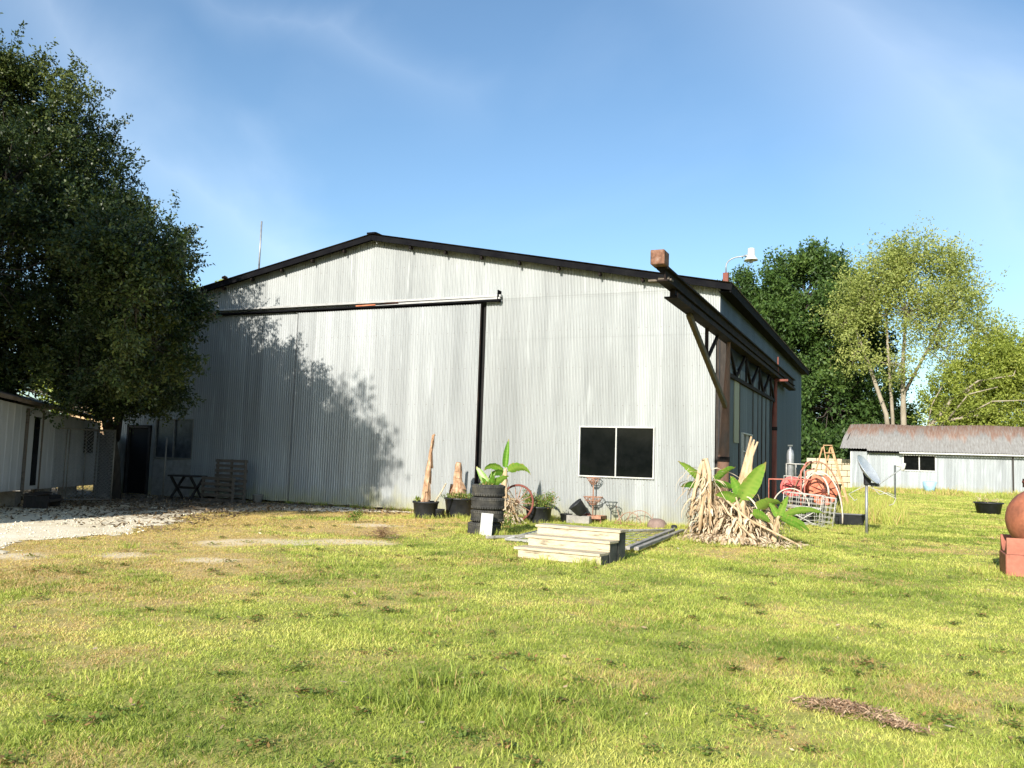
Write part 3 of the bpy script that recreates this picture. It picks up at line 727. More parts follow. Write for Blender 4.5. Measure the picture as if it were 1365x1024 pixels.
# roof with dark rake fascias and overhang
mb = MB()
for sg in (-1, 1):
    xe = RX + sg * 10.65; ze = RZ + .06 - (RZ - EZ) * 10.65 / 10.2
    N_ = 260; V_ = []; F_ = []
    for i in range(N_ + 1):
        yy = -.33 + 20.7 * i / N_; o_ = .012 * math.cos(i * 1.2566 * 2.5)
        V_ += [(RX, yy, RZ + .07 + o_), (xe, yy, ze + .01 + o_)]
    F_ = [(2 * i, 2 * i + 1, 2 * i + 3, 2 * i + 2) for i in range(N_)]
    if sg < 0: F_ = [f[::-1] for f in F_]
    mb.add(V_, F_, True)
ro = mb.build('roof', M['roof'], wh)
mb = MB()
for sg in (-1, 1):
    xe = RX + sg * 10.64; ze = RZ - (RZ - EZ) * 10.64 / 10.2
    mb.beam((RX + sg * .0, -.30, RZ - .045), (xe, -.30, ze - .045), .05, .145)
    mb.beam((RX, -.15, RZ + .03), (xe, -.15, ze + .03), .3, .02)
mb.beam((.40, -.29, EZ - .13), (.40, 20.3, EZ - .13), .04, .24); mb.box((.25, 10, EZ - .20), (.3, 20.4, .02))
mb.beam((-20.8, -.29, EZ - .13), (-20.8, 20.3, EZ - .13), .04, .24)
mb.build('fascia', M['fascia'], ro)
mb = MB(); mb.box((RX, -.3, RZ + .085), (.28, .12, .05)); mb.box((RX, 10, RZ + .11), (.3, 20.6, .02)); mb.build('ridge_cap', M['fascia'], ro)
for i in range(17):
    px = -19.4 + i * 1.17
    if abs(px - RX) < .3: continue
    mb = MB(); zt = roofz(px) - .17; mb.box((px, -.21, zt), (.06, .14, .09)); mb.build('purlin_end', M['beam_dark'], ro)
# ------------------------------------------------------------------ rail gantry over the side door
gt = thing('door_gantry', (.4, 0, 0), 'rusty steel gantry beam sticking out past the warehouse corner on two tapered columns', 'gantry')
mb = MB(); mb.box((.40, 3.3, 5.02), (.22, 20.6, .035)); mb.box((.40, 3.3, 4.80), (.20, 20.6, .03)); mb.box((.43, 3.3, 4.91), (.03, 20.5, .2)); mb.build('beam', M['beam_dark'], gt)
mb = MB(); mb.box((.38, 3.7, 4.63), (.24, 20.0, .03)); mb.box((.40, 3.7, 4.71), (.10, 19.9, .14)); mb.box((.5, 3.7, 4.66), (.02, 20.0, .09)); mb.build('hanging_rail', M['beam_dark'], gt)
mb = MB(); mb.box((.36, -7.05, 5.17), (.25, .34, .26), ch=.012); mb.build('end_block', M['end_block'], gt)
mb = MB(); mb.box((.30, -6.72, 4.85), (.42, .16, .035)); mb.box((.38, -6.82, 4.87), (.2, .05, .05)); mb.build('cross_plate', M['wood_grey'], gt)
def taper_col(y, mat, zt, ring):
    mb = MB(); N_ = 12; pts = []; vs = []
    for i in range(N_ + 1):
        z = zt * i / N_; w = .165 * (1 - i / N_) + .035; xc = .42 - w
        vs += [(xc + w * math.cos(a), y + min(w, .13) * math.sin(a), z) for a in [2 * PI * q / 14 for q in range(14)]]
    fs = [(i * 14 + q, i * 14 + (q + 1) % 14, (i + 1) * 14 + (q + 1) % 14, (i + 1) * 14 + q) for i in range(N_) for q in range(14)]
    mb.add(vs, fs, True); c_ = mb.build('column', M[mat], gt)
    w = .165 * (1 - ring / zt) + .035 + .012
    mb = MB(); mb.lathe([(1, -.06), (1, .06)], (0, 0, 0), 16); mb.v = [(.42 - w + .012 + v[0] * w, y + v[1] * min(w, .145), ring + v[2]) for v in mb.v]
    mb.build('band', M['beam_dark'], c_)  # dark collars standing in for shadow bands across the columns
taper_col(-.32, 'col_brown', 4.8, 1.75); taper_col(8.75, 'rust_red', 5.0, 2.9)
mb = MB(); mb.beam((.33, -4.6, 4.62), (.33, -.45, 3.05), .09, .13); mb.build('brace', M['brace'], gt)
mb = MB(); mb.beam((.30, -2.6, 4.62), (.30, -2.6, 3.9), .07, .08); mb.build('strut', M['beam_dark'], gt)
mb = MB(); mb.beam((.30, -2.5, 3.95), (.30, -1.4, 4.6), .06, .07); mb.build('strut', M['beam_dark'], gt)
mb = MB(); mb.beam((.33, -.2, 3.85), (.33, 8.8, 3.85), .07, .10); mb.build('lower_chord', M['beam_dark'], gt)
tz = [0, 1.1, 2.5, 3.6, 5.0, 6.1, 7.5, 8.6]
for i in range(7):
    a, b = tz[i], tz[i + 1]; za, zb = (4.6, 3.9) if i % 2 == 0 else (3.9, 4.6)
    mb = MB(); mb.beam((.33, a, za), (.33, b, zb), .06, .08); mb.build('truss_web', M['beam_dark'], gt)
for yy in (2.5, 5.0, 7.5):
    mb = MB(); mb.beam((.36, yy, 3.9), (.36, yy, 4.6), .05, .05); mb.build('truss_web', M['beam_dark'], gt)
mb = MB(); mb.box((.55, 8.75, 4.55), (.45, .12, .07)); mb.tube([(.44, 8.72, 4.6), (.44, 8.72, 5.35)], .03, 6); mb.build('bracket', M['rust_red'], gt)
# ------------------------------------------------------------------ yard lamp on the corner, antenna, stack
lp = thing('yard_lamp', (.25, -.2, 6.1), 'gooseneck yard light with pale bell shade on the warehouse roof corner', 'lamp')
MB().box((.27, -.2, 6.26), (.13, .13, .24), ch=.01).build('base_box', M['rust_red'], lp)
pts = [(.27, -.2, 6.38)] + [(.27 + .33 * (1 - math.cos(a)), -.2, 6.55 + .22 * math.sin(a)) for a in np.linspace(0, PI / 2, 8)] + [(.80, -.2, 6.79)]
mb = MB().tube(pts, .017, 8); mb.build('arm', M['steel_grey'], lp)
mb = MB(); prof = [(.0, .20), (.075, .20), (.085, .17), (.09, .02), (.12, -.03), (.16, -.08), (.165, -.10), (.155, -.10), (.11, -.03), (.08, .02), (0, .06)]
mb.lathe(prof, (.88, -.2, 6.76), 24); mb.build('lamp_shade', M['lamp_white'], lp)
MB().tube([(.80, -.2, 6.79), (.72, -.2, 6.79)], .025, 8).build('collar', M['steel_grey'], lp); mb = MB(); mb.tube([(.88, -.2, 6.70), (.88, -.2, 6.60)], [.03, .045], 10); mb.build('bulb', M['steel_grey'], lp)
an = thing('antenna_mast', (-14.93, .3, 7.2), 'thin grey antenna mast standing on the left roof slope', 'antenna')
MB().tube([(-14.93, .3, 7.1), (-14.93, .3, 9.12)], .028, 8).build('mast', M['steel_grey'], an)
MB().box((-14.93, .3, 7.26), (.14, .14, .1), ch=.01).build('bracket', M['rust'], an)
st = thing('vent_pipe', (-16.45, .4, 6.9), 'short rusty vent stack with cap on the roof edge beside the big tree', 'vent')
MB().tube([(-16.45, .4, 6.85), (-16.45, .4, 7.32)], .045, 10).build('pipe', M['rust'], st)
MB().lathe([(0, .1), (.1, .04), (.1, 0), (0, 0)], (-16.45, .4, 7.32), 14).build('cap', M['rust'], st)

# ------------------------------------------------------------------ pots, tyres
def pot_mesh(x, y, r, h, name='tub', mat='black_plastic', parent=None, soil=True):
    mb = MB(); mb.lathe([(0, 0), (r * .82, 0), (r * .84, .02), (r * .97, h - .05), (r * 1.03, h - .045), (r * 1.04, h), (r * .97, h), (r * .93, h - .09)], (x, y, 0), 36, wob=.008)
    o_ = mb.build(name, M[mat], parent)
    if soil: MB().disc((x, y, h - .07), r * .94, 24).build('soil', M['soil'], parent)
    return o_
def weed_leaves(cs, n_, L, sp, parent=None, name='foliage', mat='leaf_weed', dry=.1, up=.5, tint=.5, Wf=.45):
    """cloud of small leaves around centres cs"""
    cs = np.array(cs, float); k = rng.integers(0, len(cs), n_)
    P = cs[k] + rng.normal(0, 1, (n_, 3)) * np.array(sp); P[:, 2] = np.maximum(P[:, 2], .01)
    D = rng.normal(0, 1, (n_, 3)); D[:, 2] = np.abs(D[:, 2]) * .6 + up
    V, F_ = leaf_quads(P, D, L * (.5 + rng.random(n_)), L * Wf * (.5 + .7 * rng.random(n_)), rng)
    return np_mesh(name, V, F_, M[mat], {'tint': np.repeat(np.clip(rng.normal(tint, .25, n_), 0, 1), 4), 'dry': np.repeat((rng.random(n_) < dry) * 1., 4)}, parent=parent)
def banana_leaf(base, d, L, W, droop=.6, torn=.0, parent=None, name='leaf', dry=0., tint=.6, roll=0., fold=.25, yaw=0.):
    """broad blade on an arching midrib"""
    b = Vector(base); d = Vector(d).normalized(); N_ = 22; V_ = []; F_ = []; T_ = []; D_ = []
    p = b.copy(); dirv = d.copy(); side = d.cross(Vector((0, 0, 1)));
    if side.length < .1: side = Vector((1, 0, 0))
    hint = Vector((1, .15, .1)) if abs(d.z) > .82 else Vector((.1, -.5, .85))
    side = (hint - d * hint.dot(d)).normalized(); side = Matrix.Rotation(roll * .6, 3, d) @ side
    for i in range(N_ + 1):
        t = i / N_; w = W * (math.sin(PI * min(1, (t * .93 + .07)) ** .8) ** .75) * .5 if t > .12 else W * .04 + W * .3 * max(0, t - .06)
        if t > .995: w = W * .03
        up = side.cross(dirv).normalized()
        for s_ in (-1, -.5, 0, .5, 1):
            ww = w * s_
            if torn and abs(s_) == 1: ww *= 1 - torn * random.random()
            V_.append(p + side * ww + up * (abs(ww) * fold + (.01 if s_ == 0 else 0)) + Vector((0, 0, random.uniform(-1, 1) * .01 * abs(s_)))); T_.append(min(1, max(0, tint + random.uniform(-.12, .12) - (.15 if i % 2 else 0) + (.3 if s_ == 0 else 0))))
            D_.append(min(1, dry + (.7 if (t > .93 or (abs(s_) == 1 and random.random() < .12)) else 0)))
        p = p + dirv * (L / N_)
        dirv = (dirv + Vector((0, 0, -1)) * droop * 1.6 / N_ * (0.4 + t)).normalized()
        side = (side - dirv * side.dot(dirv)).normalized()
    for i in range(N_):
        for k in range(4): F_.append((i * 5 + k, i * 5 + k + 1, i * 5 + k + 6, i * 5 + k + 5))
    return np_mesh(name, np.array([tuple(v) for v in V_]), np.array(F_), M['banana'], {'tint': T_, 'dry': D_}, parent=parent, smooth=True)
def stub_trunk(x, y, z0, pts, rs, parent, mat='trunk_cut', name='stem'):
    mb = MB(); N_ = 14; P = []; R_ = []
    for i in range(N_ + 1):
        t = i / N_ * (len(pts) - 1); k = min(int(t), len(pts) - 2); f_ = t - k
        a, b = Vector(pts[k]), Vector(pts[k + 1]); P.append(a.lerp(b, f_) + Vector((random.uniform(-1, 1), random.uniform(-1, 1), 0)) * .008)
        R_.append((rs[k] * (1 - f_) + rs[k + 1] * f_) * random.uniform(.93, 1.07))
    mb.tube(P, R_, 12)
    for i in range(16):    # peeling sheaths
        k = random.randrange(0, N_ - 2); a = random.random() * 2 * PI; r_ = R_[k] * 1.02; dv = Vector((math.cos(a), math.sin(a), 0))
        s_ = Vector((-math.sin(a), math.cos(a), 0)); w = r_ * .5
        q = P[k] + dv * r_; q2 = P[k + 2] + dv * R_[k + 2] * 1.0; tip = q + dv * random.uniform(.01, .05) - Vector((0, 0, random.uniform(.02, .08)))
        mb.add([q2 + s_ * w * .8, q2 - s_ * w * .8, tip - s_ * w, tip + s_ * w], [(0, 1, 2, 3)])
    return mb.build(name, M[mat], parent)

p1 = thing('planter_pot', (-6.92, -2.15, 0), 'round black tub with a tall thin leafless banana stem, leftmost by the sliding door', 'plant pot', 'black plastic plant tubs along the front wall')
pot_mesh(-6.92, -2.15, .33, .44, 'pot', parent=p1)
bs = thing('cut_banana_stem', (-6.88, -2.15, .36), 'tall peeling leafless banana stem growing in the leftmost black tub', 'stem')
stub_trunk(0, 0, 0, [(-6.93, -2.15, .36), (-6.90, -2.15, 1.0), (-6.85, -2.15, 1.5), (-6.78, -2.15, 2.12), (-6.74, -2.15, 2.15)], [.12, .085, .05, .035, .03], bs)
weed_leaves([(-7.10, -2.25, .46)], 60, .09, (.03, .03, .02), bs, 'sprouts', tint=.8)
sk = tag(MB().tube([(-6.66, -2.2, .38), (-6.50, -2.15, .66), (-6.38, -2.1, .92)], .022, 6).build('garden_stake', M['wood_pale']), 'pale wooden stake leaning in the leftmost black tub', 'stake')
p2 = thing('planter_pot', (-6.5, -1.15, 0), 'wide black tub with a thick stump and creeping weeds beside the door gap', 'plant pot', 'black plastic plant tubs along the front wall')
pot_mesh(-6.45, -1.15, .41, .52, 'pot', parent=p2)
bt = thing('banana_stump', (-6.52, -1.12, .45), 'thick brown cut banana stump standing in the wide black tub', 'stump')
stub_trunk(0, 0, 0, [(-6.52, -1.1, .42), (-6.54, -1.1, .75), (-6.58, -1.1, 1.12), (-6.56, -1.1, 1.45)], [.22, .17, .10, .075], bt)
weed_leaves([(-6.7, -1.35, .53), (-6.5, -1.4, .55), (-6.3, -1.35, .55), (-6.15, -1.2, .53), (-6.4, -1.3, .58)], 900, .05, (.11, .08, .05), bt, 'weeds', tint=.55)
wp = tag(MB().box((-6.95, -.62, .42), (.30, .04, .84), M=Matrix.Rotation(.22, 3, 'Y') @ Matrix.Rotation(.12, 3, 'X'), ch=.004).build('scrap_board', M['wood_dark']), 'dark board leaning behind the wide black tub', 'board')
wp2 = tag(MB().box((-5.86, -.72, .55), (.75, .03, .35), M=Matrix.Rotation(.25, 3, 'Y'), ch=.004).build('scrap_board', M['stalk']), 'tan tilted scrap board behind the wide black tub and the tires', 'board')
bp = tag(MB().lathe([(0, 0), (.13, 0), (.16, .24), (.165, .25), (.15, .25), (.12, .04)], (-6.62, -2.0, 0), 20).build('small_pot', M['black_plastic']), 'small black pot squeezed between the two black tubs', 'plant pot')
p3 = thing('planter_pot', (-4.15, -1.25, 0), 'black tub overflowing with low green plants left of the window', 'plant pot', 'black plastic plant tubs along the front wall')
pot_mesh(-4.15, -1.25, .34, .42, 'pot', parent=p3)
pp = thing('potted_plant', (-4.15, -1.25, .35), 'bushy low green plants filling the black tub left of the window', 'plant')
weed_leaves([(-4.4, -1.3, .5), (-4.2, -1.35, .52), (-4.0, -1.35, .48), (-3.9, -1.3, .55), (-4.5, -1.2, .62), (-3.87, -1.25, .62)], 1500, .06, (.10, .09, .08), pp, tint=.6)
mb = MB()
for q in range(9): mb.tube([(-4.15 + random.uniform(-.25, .25), -1.25, .38), (-4.15 + random.uniform(-.35, .35), -1.3, .62 + random.random() * .12)], .006, 4)
mb.build('stem', M['leaf_weed'], pp)
sp = tag(MB().lathe([(0, 0), (.12, 0), (.16, .21), (.17, .22), (.15, .22), (.12, .03)], (-3.72, -.42, 0), 22).build('small_pot', M['black_plastic']), 'small empty black pot between the planted tub and the concrete block', 'plant pot')
cb = thing('concrete_block', (-3.3, -.55, 0), 'weathered concrete block holding a tipped black bucket', 'block')
mb = MB(); mb.box((-3.32, -.5, .10), (.62, .3, .20), ch=.012); mb.build('block', M['block'], cb)
bk = thing('black_bucket', (-3.3, -.5, .2), 'black nursery bucket tipped over on the concrete block', 'bucket')
Mr = Matrix.Rotation(math.radians(-38), 3, 'Y') @ Matrix.Rotation(math.radians(20), 3, 'X')
MB().lathe([(0, 0), (.15, 0), (.19, .30), (.20, .31), (.20, .33), (.18, .33), (.14, .03), (0, .03)], (-3.22, -.52, .26), 26, M=Mr).build('body', M['black_plastic'], bk)
pts = [Vector((-3.22, -.52, .26)) + Mr @ Vector((.19 * math.cos(a), .02 - .0 * a, .31 + .14 * math.sin(a))) for a in np.linspace(0, -PI, 10)]
MB().tube(pts, .005, 5).build('handle', M['wire_dark'], bk)

def tyre_part(root, x, y, z, r=.35, h=.255):
    mb = MB(); pr = [(r * .60, .04), (r * .70, .01), (r * .88, 0), (r * .96, .03), (r * 1., .06)]
    g_ = []
    for q in range(1, 6):
        zz = .06 + (h - .12) * q / 6; g_ += [(r * 1., zz - .006), (r * .975, zz - .005), (r * .975, zz + .005), (r * 1., zz + .006)]
    pr2 = pr + g_ + [(r * 1., h - .06), (r * .96, h - .03), (r * .88, h), (r * .70, h - .01), (r * .60, h - .04), (r * .62, h - .05), (r * .86, h * .6), (r * .86, h * .4), (r * .62, .05), (r * .60, .04)]
    mb.lathe(pr2, (x, y, z), 56)
    for q in range(40):
        a = 2 * PI * q / 40; 
        for zz in (.045, h - .045): mb.box((x + r * .985 * math.cos(a), y + r * .985 * math.sin(a), z + zz), (.02, .028, .05), rz=a)
    return mb.build('tread', M['rubber'], root)
ty = thing('tire', (-3.80, -5.12, 0), 'bottom tire of the four-tire stack, set slightly to the left', 'tire', 'stacked worn car tires by the door gap')
tyre_part(ty, -3.80, -5.12, 0)
labs = ['second tire from the ground in the four-tire stack', 'third tire from the ground in the four-tire stack, with brownish faded tread', 'top tire of the four-tire stack with banana leaves growing out']
for q, (ox, oy) in enumerate(((.05, .02), (.07, -.01), (.06, .02))): dup(ty, (-3.80 + ox, -5.12 + oy, .262 * (q + 1)), .4 + q, labs[q])
ts = tag(MB().disc((-3.74, -5.1, .99), .22, 20).build('soil', M['soil']), 'dark soil filling the top tire of the stack', 'soil')
wb = tag(MB().box((-3.57, -5.50, .23), (.27, .02, .46), M=Matrix.Rotation(-.08, 3, 'X') @ Matrix.Rotation(.03, 3, 'Y'), ch=.003).build('white_board', M['white_board']), 'weathered white board leaning on the lower tires of the stack', 'board')
bn = thing('banana_plant', (-3.74, -5.1, .99), 'small banana plant with short green leaves sprouting from the tire stack', 'banana plant')
for (d_, L, w_, dr, ti) in (((-.55, 0, .8), .55, .17, .15, .75), ((.65, -.1, .5), .55, .17, .3, .7), ((.3, -.3, .55), .38, .14, .3, .45), ((.05, .1, 1), .4, .03, 0, .7), ((-.2, -.3, .5), .3, .12, .3, .5), ((.25, .1, .9), .36, .08, .2, .6)):
    banana_leaf((-3.72, -5.1, .97), d_, L, w_, dr, parent=bn, tint=ti, roll=random.uniform(-.4, .4))
weed_leaves([(-3.75, -5.15, 1.0)], 300, .075, (.07, .06, .02), bn, 'weeds', tint=.6)
# taller banana behind with dead skirt and wheel
b2 = thing('banana_plant', (-4.72, -2.2, 0), 'taller banana plant behind the tires with one upright rolled leaf and a dead leaf skirt', 'banana plant')
stub_trunk(0, 0, 0, [(-4.74, -2.2, 0), (-4.72, -2.2, .5), (-4.70, -2.2, 1.1), (-4.68, -2.2, 1.35)], [.11, .09, .065, .035], b2, 'stalk')
banana_leaf((-4.68, -2.2, 1.3), (.08, 0, 1), .78, .16, .0, parent=b2, tint=.45, fold=1.2, name='rolled_leaf')
banana_leaf((-4.66, -2.2, 1.25), (.8, -.1, .55), .78, .27, 1.3, .1, parent=b2, tint=.75)
banana_leaf((-4.70, -2.2, 1.25), (-.7, -.15, .75), .62, .25, 1.6, .1, parent=b2, tint=.6)
banana_leaf((-4.70, -2.2, 1.22), (-.45, -.4, .25), .5, .2, 1.5, .1, parent=b2, tint=.15)
for q in range(46):
    a = random.random() * 2 * PI; z0 = random.uniform(.25, .95); l_ = random.uniform(.3, .7)
    banana_leaf((-4.72 + .06 * math.cos(a), -2.2 + .06 * math.sin(a), z0), (math.cos(a), math.sin(a), random.uniform(-.2, .5)), l_, random.uniform(.04, .10), 3.2, .4, parent=None, tint=.6, dry=1) if False else None
def dead_skirt(c, n_, r0, zlo, zhi, L, w_, parent, name='dead_leaves', fan=1., mat='dead_leaf', tint=.6):
    V_ = []; F_ = []; T_ = []
    for q in range(n_):
        a = random.random() * 2 * PI; z0 = random.uniform(zlo, zhi); l_ = L * random.uniform(.5, 1.2); rr = r0 * random.random()
        p = Vector((c[0] + rr * math.cos(a), c[1] + rr * math.sin(a), z0)); dv = Vector((math.cos(a) * fan, math.sin(a) * fan, random.uniform(-.3, .5))).normalized()
        ww = w_ * random.uniform(.4, 1.2); sd_ = Vector((-math.sin(a), math.cos(a), random.uniform(-.5, .5))).normalized(); tt = min(1, max(0, random.gauss(tint, .33)))
        K = 6; b0 = len(V_)
        for i in range(K + 1):
            t = i / K; w2 = ww * (.3 + .9 * math.sin(PI * min(.95, t + .05))); tw = Matrix.Rotation(random.uniform(-.5, .5), 3, dv)
            s_ = tw @ sd_
            pz = max(p.z, .015 + .02 * random.random())
            V_ += [(p.x - s_.x * w2 / 2, p.y - s_.y * w2 / 2, max(.008, pz - s_.z * w2 / 2)), (p.x + s_.x * w2 / 2, p.y + s_.y * w2 / 2, max(.008, pz + s_.z * w2 / 2))]; T_ += [tt + random.uniform(-.1, .1)] * 2
            p = p + dv * l_ / K; dv = (dv + Vector((random.uniform(-.5, .5), random.uniform(-.5, .5), -.45 if p.z > .05 else .05))).normalized()
        for i in range(K): F_.append((b0 + 2 * i, b0 + 2 * i + 1, b0 + 2 * i + 3, b0 + 2 * i + 2))
    return np_mesh(name, np.array(V_), np.array(F_), M[mat], {'tint': T_, 'dry': np.zeros(len(V_))}, parent=parent)
dead_skirt((-4.78, -2.25), 90, .12, .15, 1.0, .4, .06, b2, tint=.75); dead_skirt((-4.72, -2.15), 420, .34, .05, .62, .3, .05, b2, tint=.8, name='leaf_pile')
whl = thing('wagon_wheel', (-4.45, -1.75, 0), 'rusty spoked iron wheel standing behind the dead banana leaves', 'wheel')
mb = MB(); c_ = Vector((-4.55, -1.75, .50)); mb.tube([c_ + Vector((.44 * math.cos(a), .08 * math.sin(a), .44 * math.sin(a))) for a in np.linspace(0, 2 * PI, 33)[:-1]], .028, 8, closed=True)
mb.build('rim', M['rust_red'], whl)
for k in range(7):
    a = PI * k / 7; MB().tube([c_ - Vector((.43 * math.cos(a), .08 * math.sin(a), .43 * math.sin(a))), c_ + Vector((.43 * math.cos(a), .08 * math.sin(a), .43 * math.sin(a)))], .010, 6).build('spoke', M['rust_light'], whl)
MB().lathe([(0, -.05), (.06, -.05), (.06, .05), (0, .05)], c_, 14, M=Matrix.Rotation(PI / 2, 3, 'X')).build('hub', M['rust_red'], whl)
for (wx, wy, wh_, lab) in ((-3.35, -5.0, .45, 'spindly green weed growing right of the tire stack'), (-7.35, -4.7, .22, 'small dark green weed in the lawn left of the tubs')):
    wd = thing('weed', (wx, wy, 0), lab, 'weed')
    mb = MB()
    for q in range(6): mb.tube([(wx + random.uniform(-.05, .05), wy, 0), (wx + random.uniform(-.16, .16), wy, wh_ * random.uniform(.6, 1.1))], .006, 4)
    mb.build('stem', M['leaf_weed'], wd); weed_leaves([(wx + random.uniform(-.15, .15), wy, wh_ * random.uniform(.15, 1.05)) for _ in range(14)], 220, .06, (.04, .05, .04), wd, tint=.3)

# ------------------------------------------------------------------ wire plant stands and junk by the wall
pl = thing('plant_stand', (-3.05, -.25, 0), 'rusty three-tier wire basket plant stand under the left window pane', 'plant stand')
mb = MB(); mb.tube([(-3.05, -.25, .1), (-3.05, -.25, 1.2)], .016, 8); mb.build('pole', M['rust_light'], pl)
def basket(x, y, z, r, dpt, parent, mat, nw=12, rr=.008):
    mb = MB(); ring = lambda R_, zz, t: mb.tube([(x + R_ * math.cos(a), y + R_ * math.sin(a), zz) for a in np.linspace(0, 2 * PI, 25)[:-1]], t, 6, closed=True)
    ring(r, z, rr * 1.4); ring(r * .8, z - dpt * .5, rr * .8); ring(r * .35, z - dpt, rr)
    for k in range(nw):
        a = 2 * PI * k / nw; mb.tube([(x + r * q * math.cos(a), y + r * q * math.sin(a), z - dpt * (1 - q ** 2.2)) for q in (1, .85, .6, .35, .05)], rr * .8, 5)
    return mb.build('basket', M[mat], parent)
basket(-3.05, -.25, 1.17, .18, .16, pl, 'rust_light'); basket(-3.05, -.25, .68, .25, .19, pl, 'rust_light', 14)
mb = MB(); mb.box((-3.05, -.25, .12), (.62, .42, .025)); 
for sx in (-1, 1): mb.box((-3.05 + sx * .3, -.25, .16), (.02, .42, .1)); mb.box((-3.05, -.25 + sx * .2, .16), (.62, .02, .1))
mb.build('tray', M['rust_light'], pl)
for sx in (-1, 1):
    for sy in (-1, 1): MB().tube([(-3.05 + sx * .27, -.25 + sy * .17, .12), (-3.05 + sx * .29, -.25 + sy * .2, 0)], .012, 6).build('leg', M['rust_light'], pl)
MB().lathe([(0, 0), (.05, 0), (.07, .12), (.06, .12), (0, .02)], (-3.16, -.32, .133), 16).build('clay_pot', M['rust_red'], pl)
ws = thing('wire_stand', (-2.5, -.45, 0), 'small dark wire plant stand with a ring basket below the right window pane', 'plant stand')
basket(-2.50, -.45, .58, .16, .17, ws, 'wire_dark', 8)
mb = MB(); mb.tube([(-2.5, -.45, .42), (-2.5, -.45, 0)], .012, 6); mb.build('pole', M['wire_dark'], ws)
eg = thing('wire_edging', (-1.95, -.35, 0), 'rusty arched wire garden edging leaning on the wall', 'garden edging')
mb = MB()
for (a0, r_) in ((-2.05, .30), (-1.78, .36)): mb.tube([(a0 + r_ * math.cos(a), -.3, .02 + r_ * 1.05 * math.sin(a)) for a in np.linspace(0, PI, 14)], .008, 5)
for q in range(5): mb.tube([(-2.3 + q * .2, -.3, .0), (-2.25 + q * .2, -.28, .34 + .04 * (q % 2))], .006, 5)
mb.tube([(-2.35, -.42, .05), (-1.35, -.42, .03)], .012, 5); mb.build('arches', M['rust_light'], eg)
mb = MB(); mb.tube([(-2.45, -.2, .5), (-2.2, -.5, .03)], .009, 5); mb.tube([(-2.2, -.25, .3), (-2.42, -.5, .02)], .009, 5); mb.build('rods', M['rust_light'], eg)
rk = thing('rock', (-1.3, -.5, 0), 'brown rounded rock half sunk in grass at the wall foot', 'rock')
mb = MB(); prof = [(0, .24), (.10, .235), (.18, .20), (.235, .12), (.25, .03), (.24, -.02)]; mb.lathe(prof, (-1.3, -.5, 0), 18, wob=.05); mb.build('stone', M['stone'], rk)
mb = MB(); mb.lathe([(0, .12), (.07, .10), (.09, .0)], (-.85, -.55, 0), 10); tag(mb.build('small_rock', M['black_plastic']), 'small dark lump at the wall foot right of the brown rock', 'rock')

# ------------------------------------------------------------------ wooden steps and the flat metal gate
ds = Vector((1.48, -.15, 0)).normalized(); dn = Vector((-ds.y, ds.x, 0)); rz = math.atan2(ds.y, ds.x)
stp = thing('wooden_steps', (-.72, -8.3, 0), 'low three-step pale wooden stair lying on the lawn', 'steps')
base = Vector((-.72, -7.98, 0))
for k, (zt) in enumerate((.50, .34, .17)):
    c_ = base - dn * (.34 * k); L_ = 1.50 - (.03 if k else 0)
    MB().box(c_ + dn * .17 + Vector((0, 0, zt - .02)) + ds * (-.02 * k), (L_ + .06, .36, .042), rz=rz, ch=.004).build('tread', M['wood_pale'], stp)
    MB().box(c_ + dn * .03 + Vector((0, 0, zt - .105)), (L_, .025, .128 if k else .128), rz=rz, ch=.002).build('riser', M['wood_pale'], stp)
for sg in (-1, 1):
    mb = MB()
    for k, zt in enumerate((.50, .34, .17)):
        c_ = base - dn * (.34 * k) + ds * (sg * .71); mb.box(c_ + dn * .18 + Vector((0, 0, (zt - .045) / 2)), (.045, .28 if k else .3, zt - .045), rz=rz)
    mb.build('stringer', M['wood_step_end'], stp)
gtm = thing('metal_gate', (-1.5, -4.8, 0), 'old galvanised tube gate with wire infill lying flat in the grass behind the steps', 'gate')
q4 = [Vector((-2.74, -6.35, .05)), Vector((-3.0, -4.1, .05)), Vector((-.71, -1.62, .06)), Vector((-.30, -6.8, .05))]
mb = MB()
for a, b in ((0, 1), (1, 2), (2, 3), (3, 0)): mb.tube([q4[a], q4[b]], .028, 8)
mb.build('frame', M['wire_white'], gtm)
mb = MB()
for t in np.linspace(.12, .88, 7): mb.tube([q4[0].lerp(q4[1], t), q4[3].lerp(q4[2], t)], .007, 4)
for t in np.linspace(.08, .92, 9): mb.tube([q4[0].lerp(q4[3], t) + Vector((0, 0, .01)), q4[1].lerp(q4[2], t) + Vector((0, 0, .01))], .006, 4)
mb.build('wire_infill', M['wire_white'], gtm)
for (o_, mt, lab) in ((0, 'wood_grey', 'long grey timber rail along the near edge of the flat gate'), (.16, 'wood_grey', 'second grey timber rail beside the first at the flat gate')):
    a = Vector((-.22 + o_, -6.7, .09)); b = Vector((-.60 + o_ * 1.4, -1.7, .08))
    tag(MB().beam(a, b, .09, .06, ch=.006).build('timber_rail', M['silver_wood']), lab, 'timber')
tag(MB().beam((-3.15, -6.35, .06), (-2.45, -5.2, .07), .09, .05, ch=.006).build('timber_rail', M['silver_wood']), 'short grey timber offcut left of the wooden steps', 'timber')

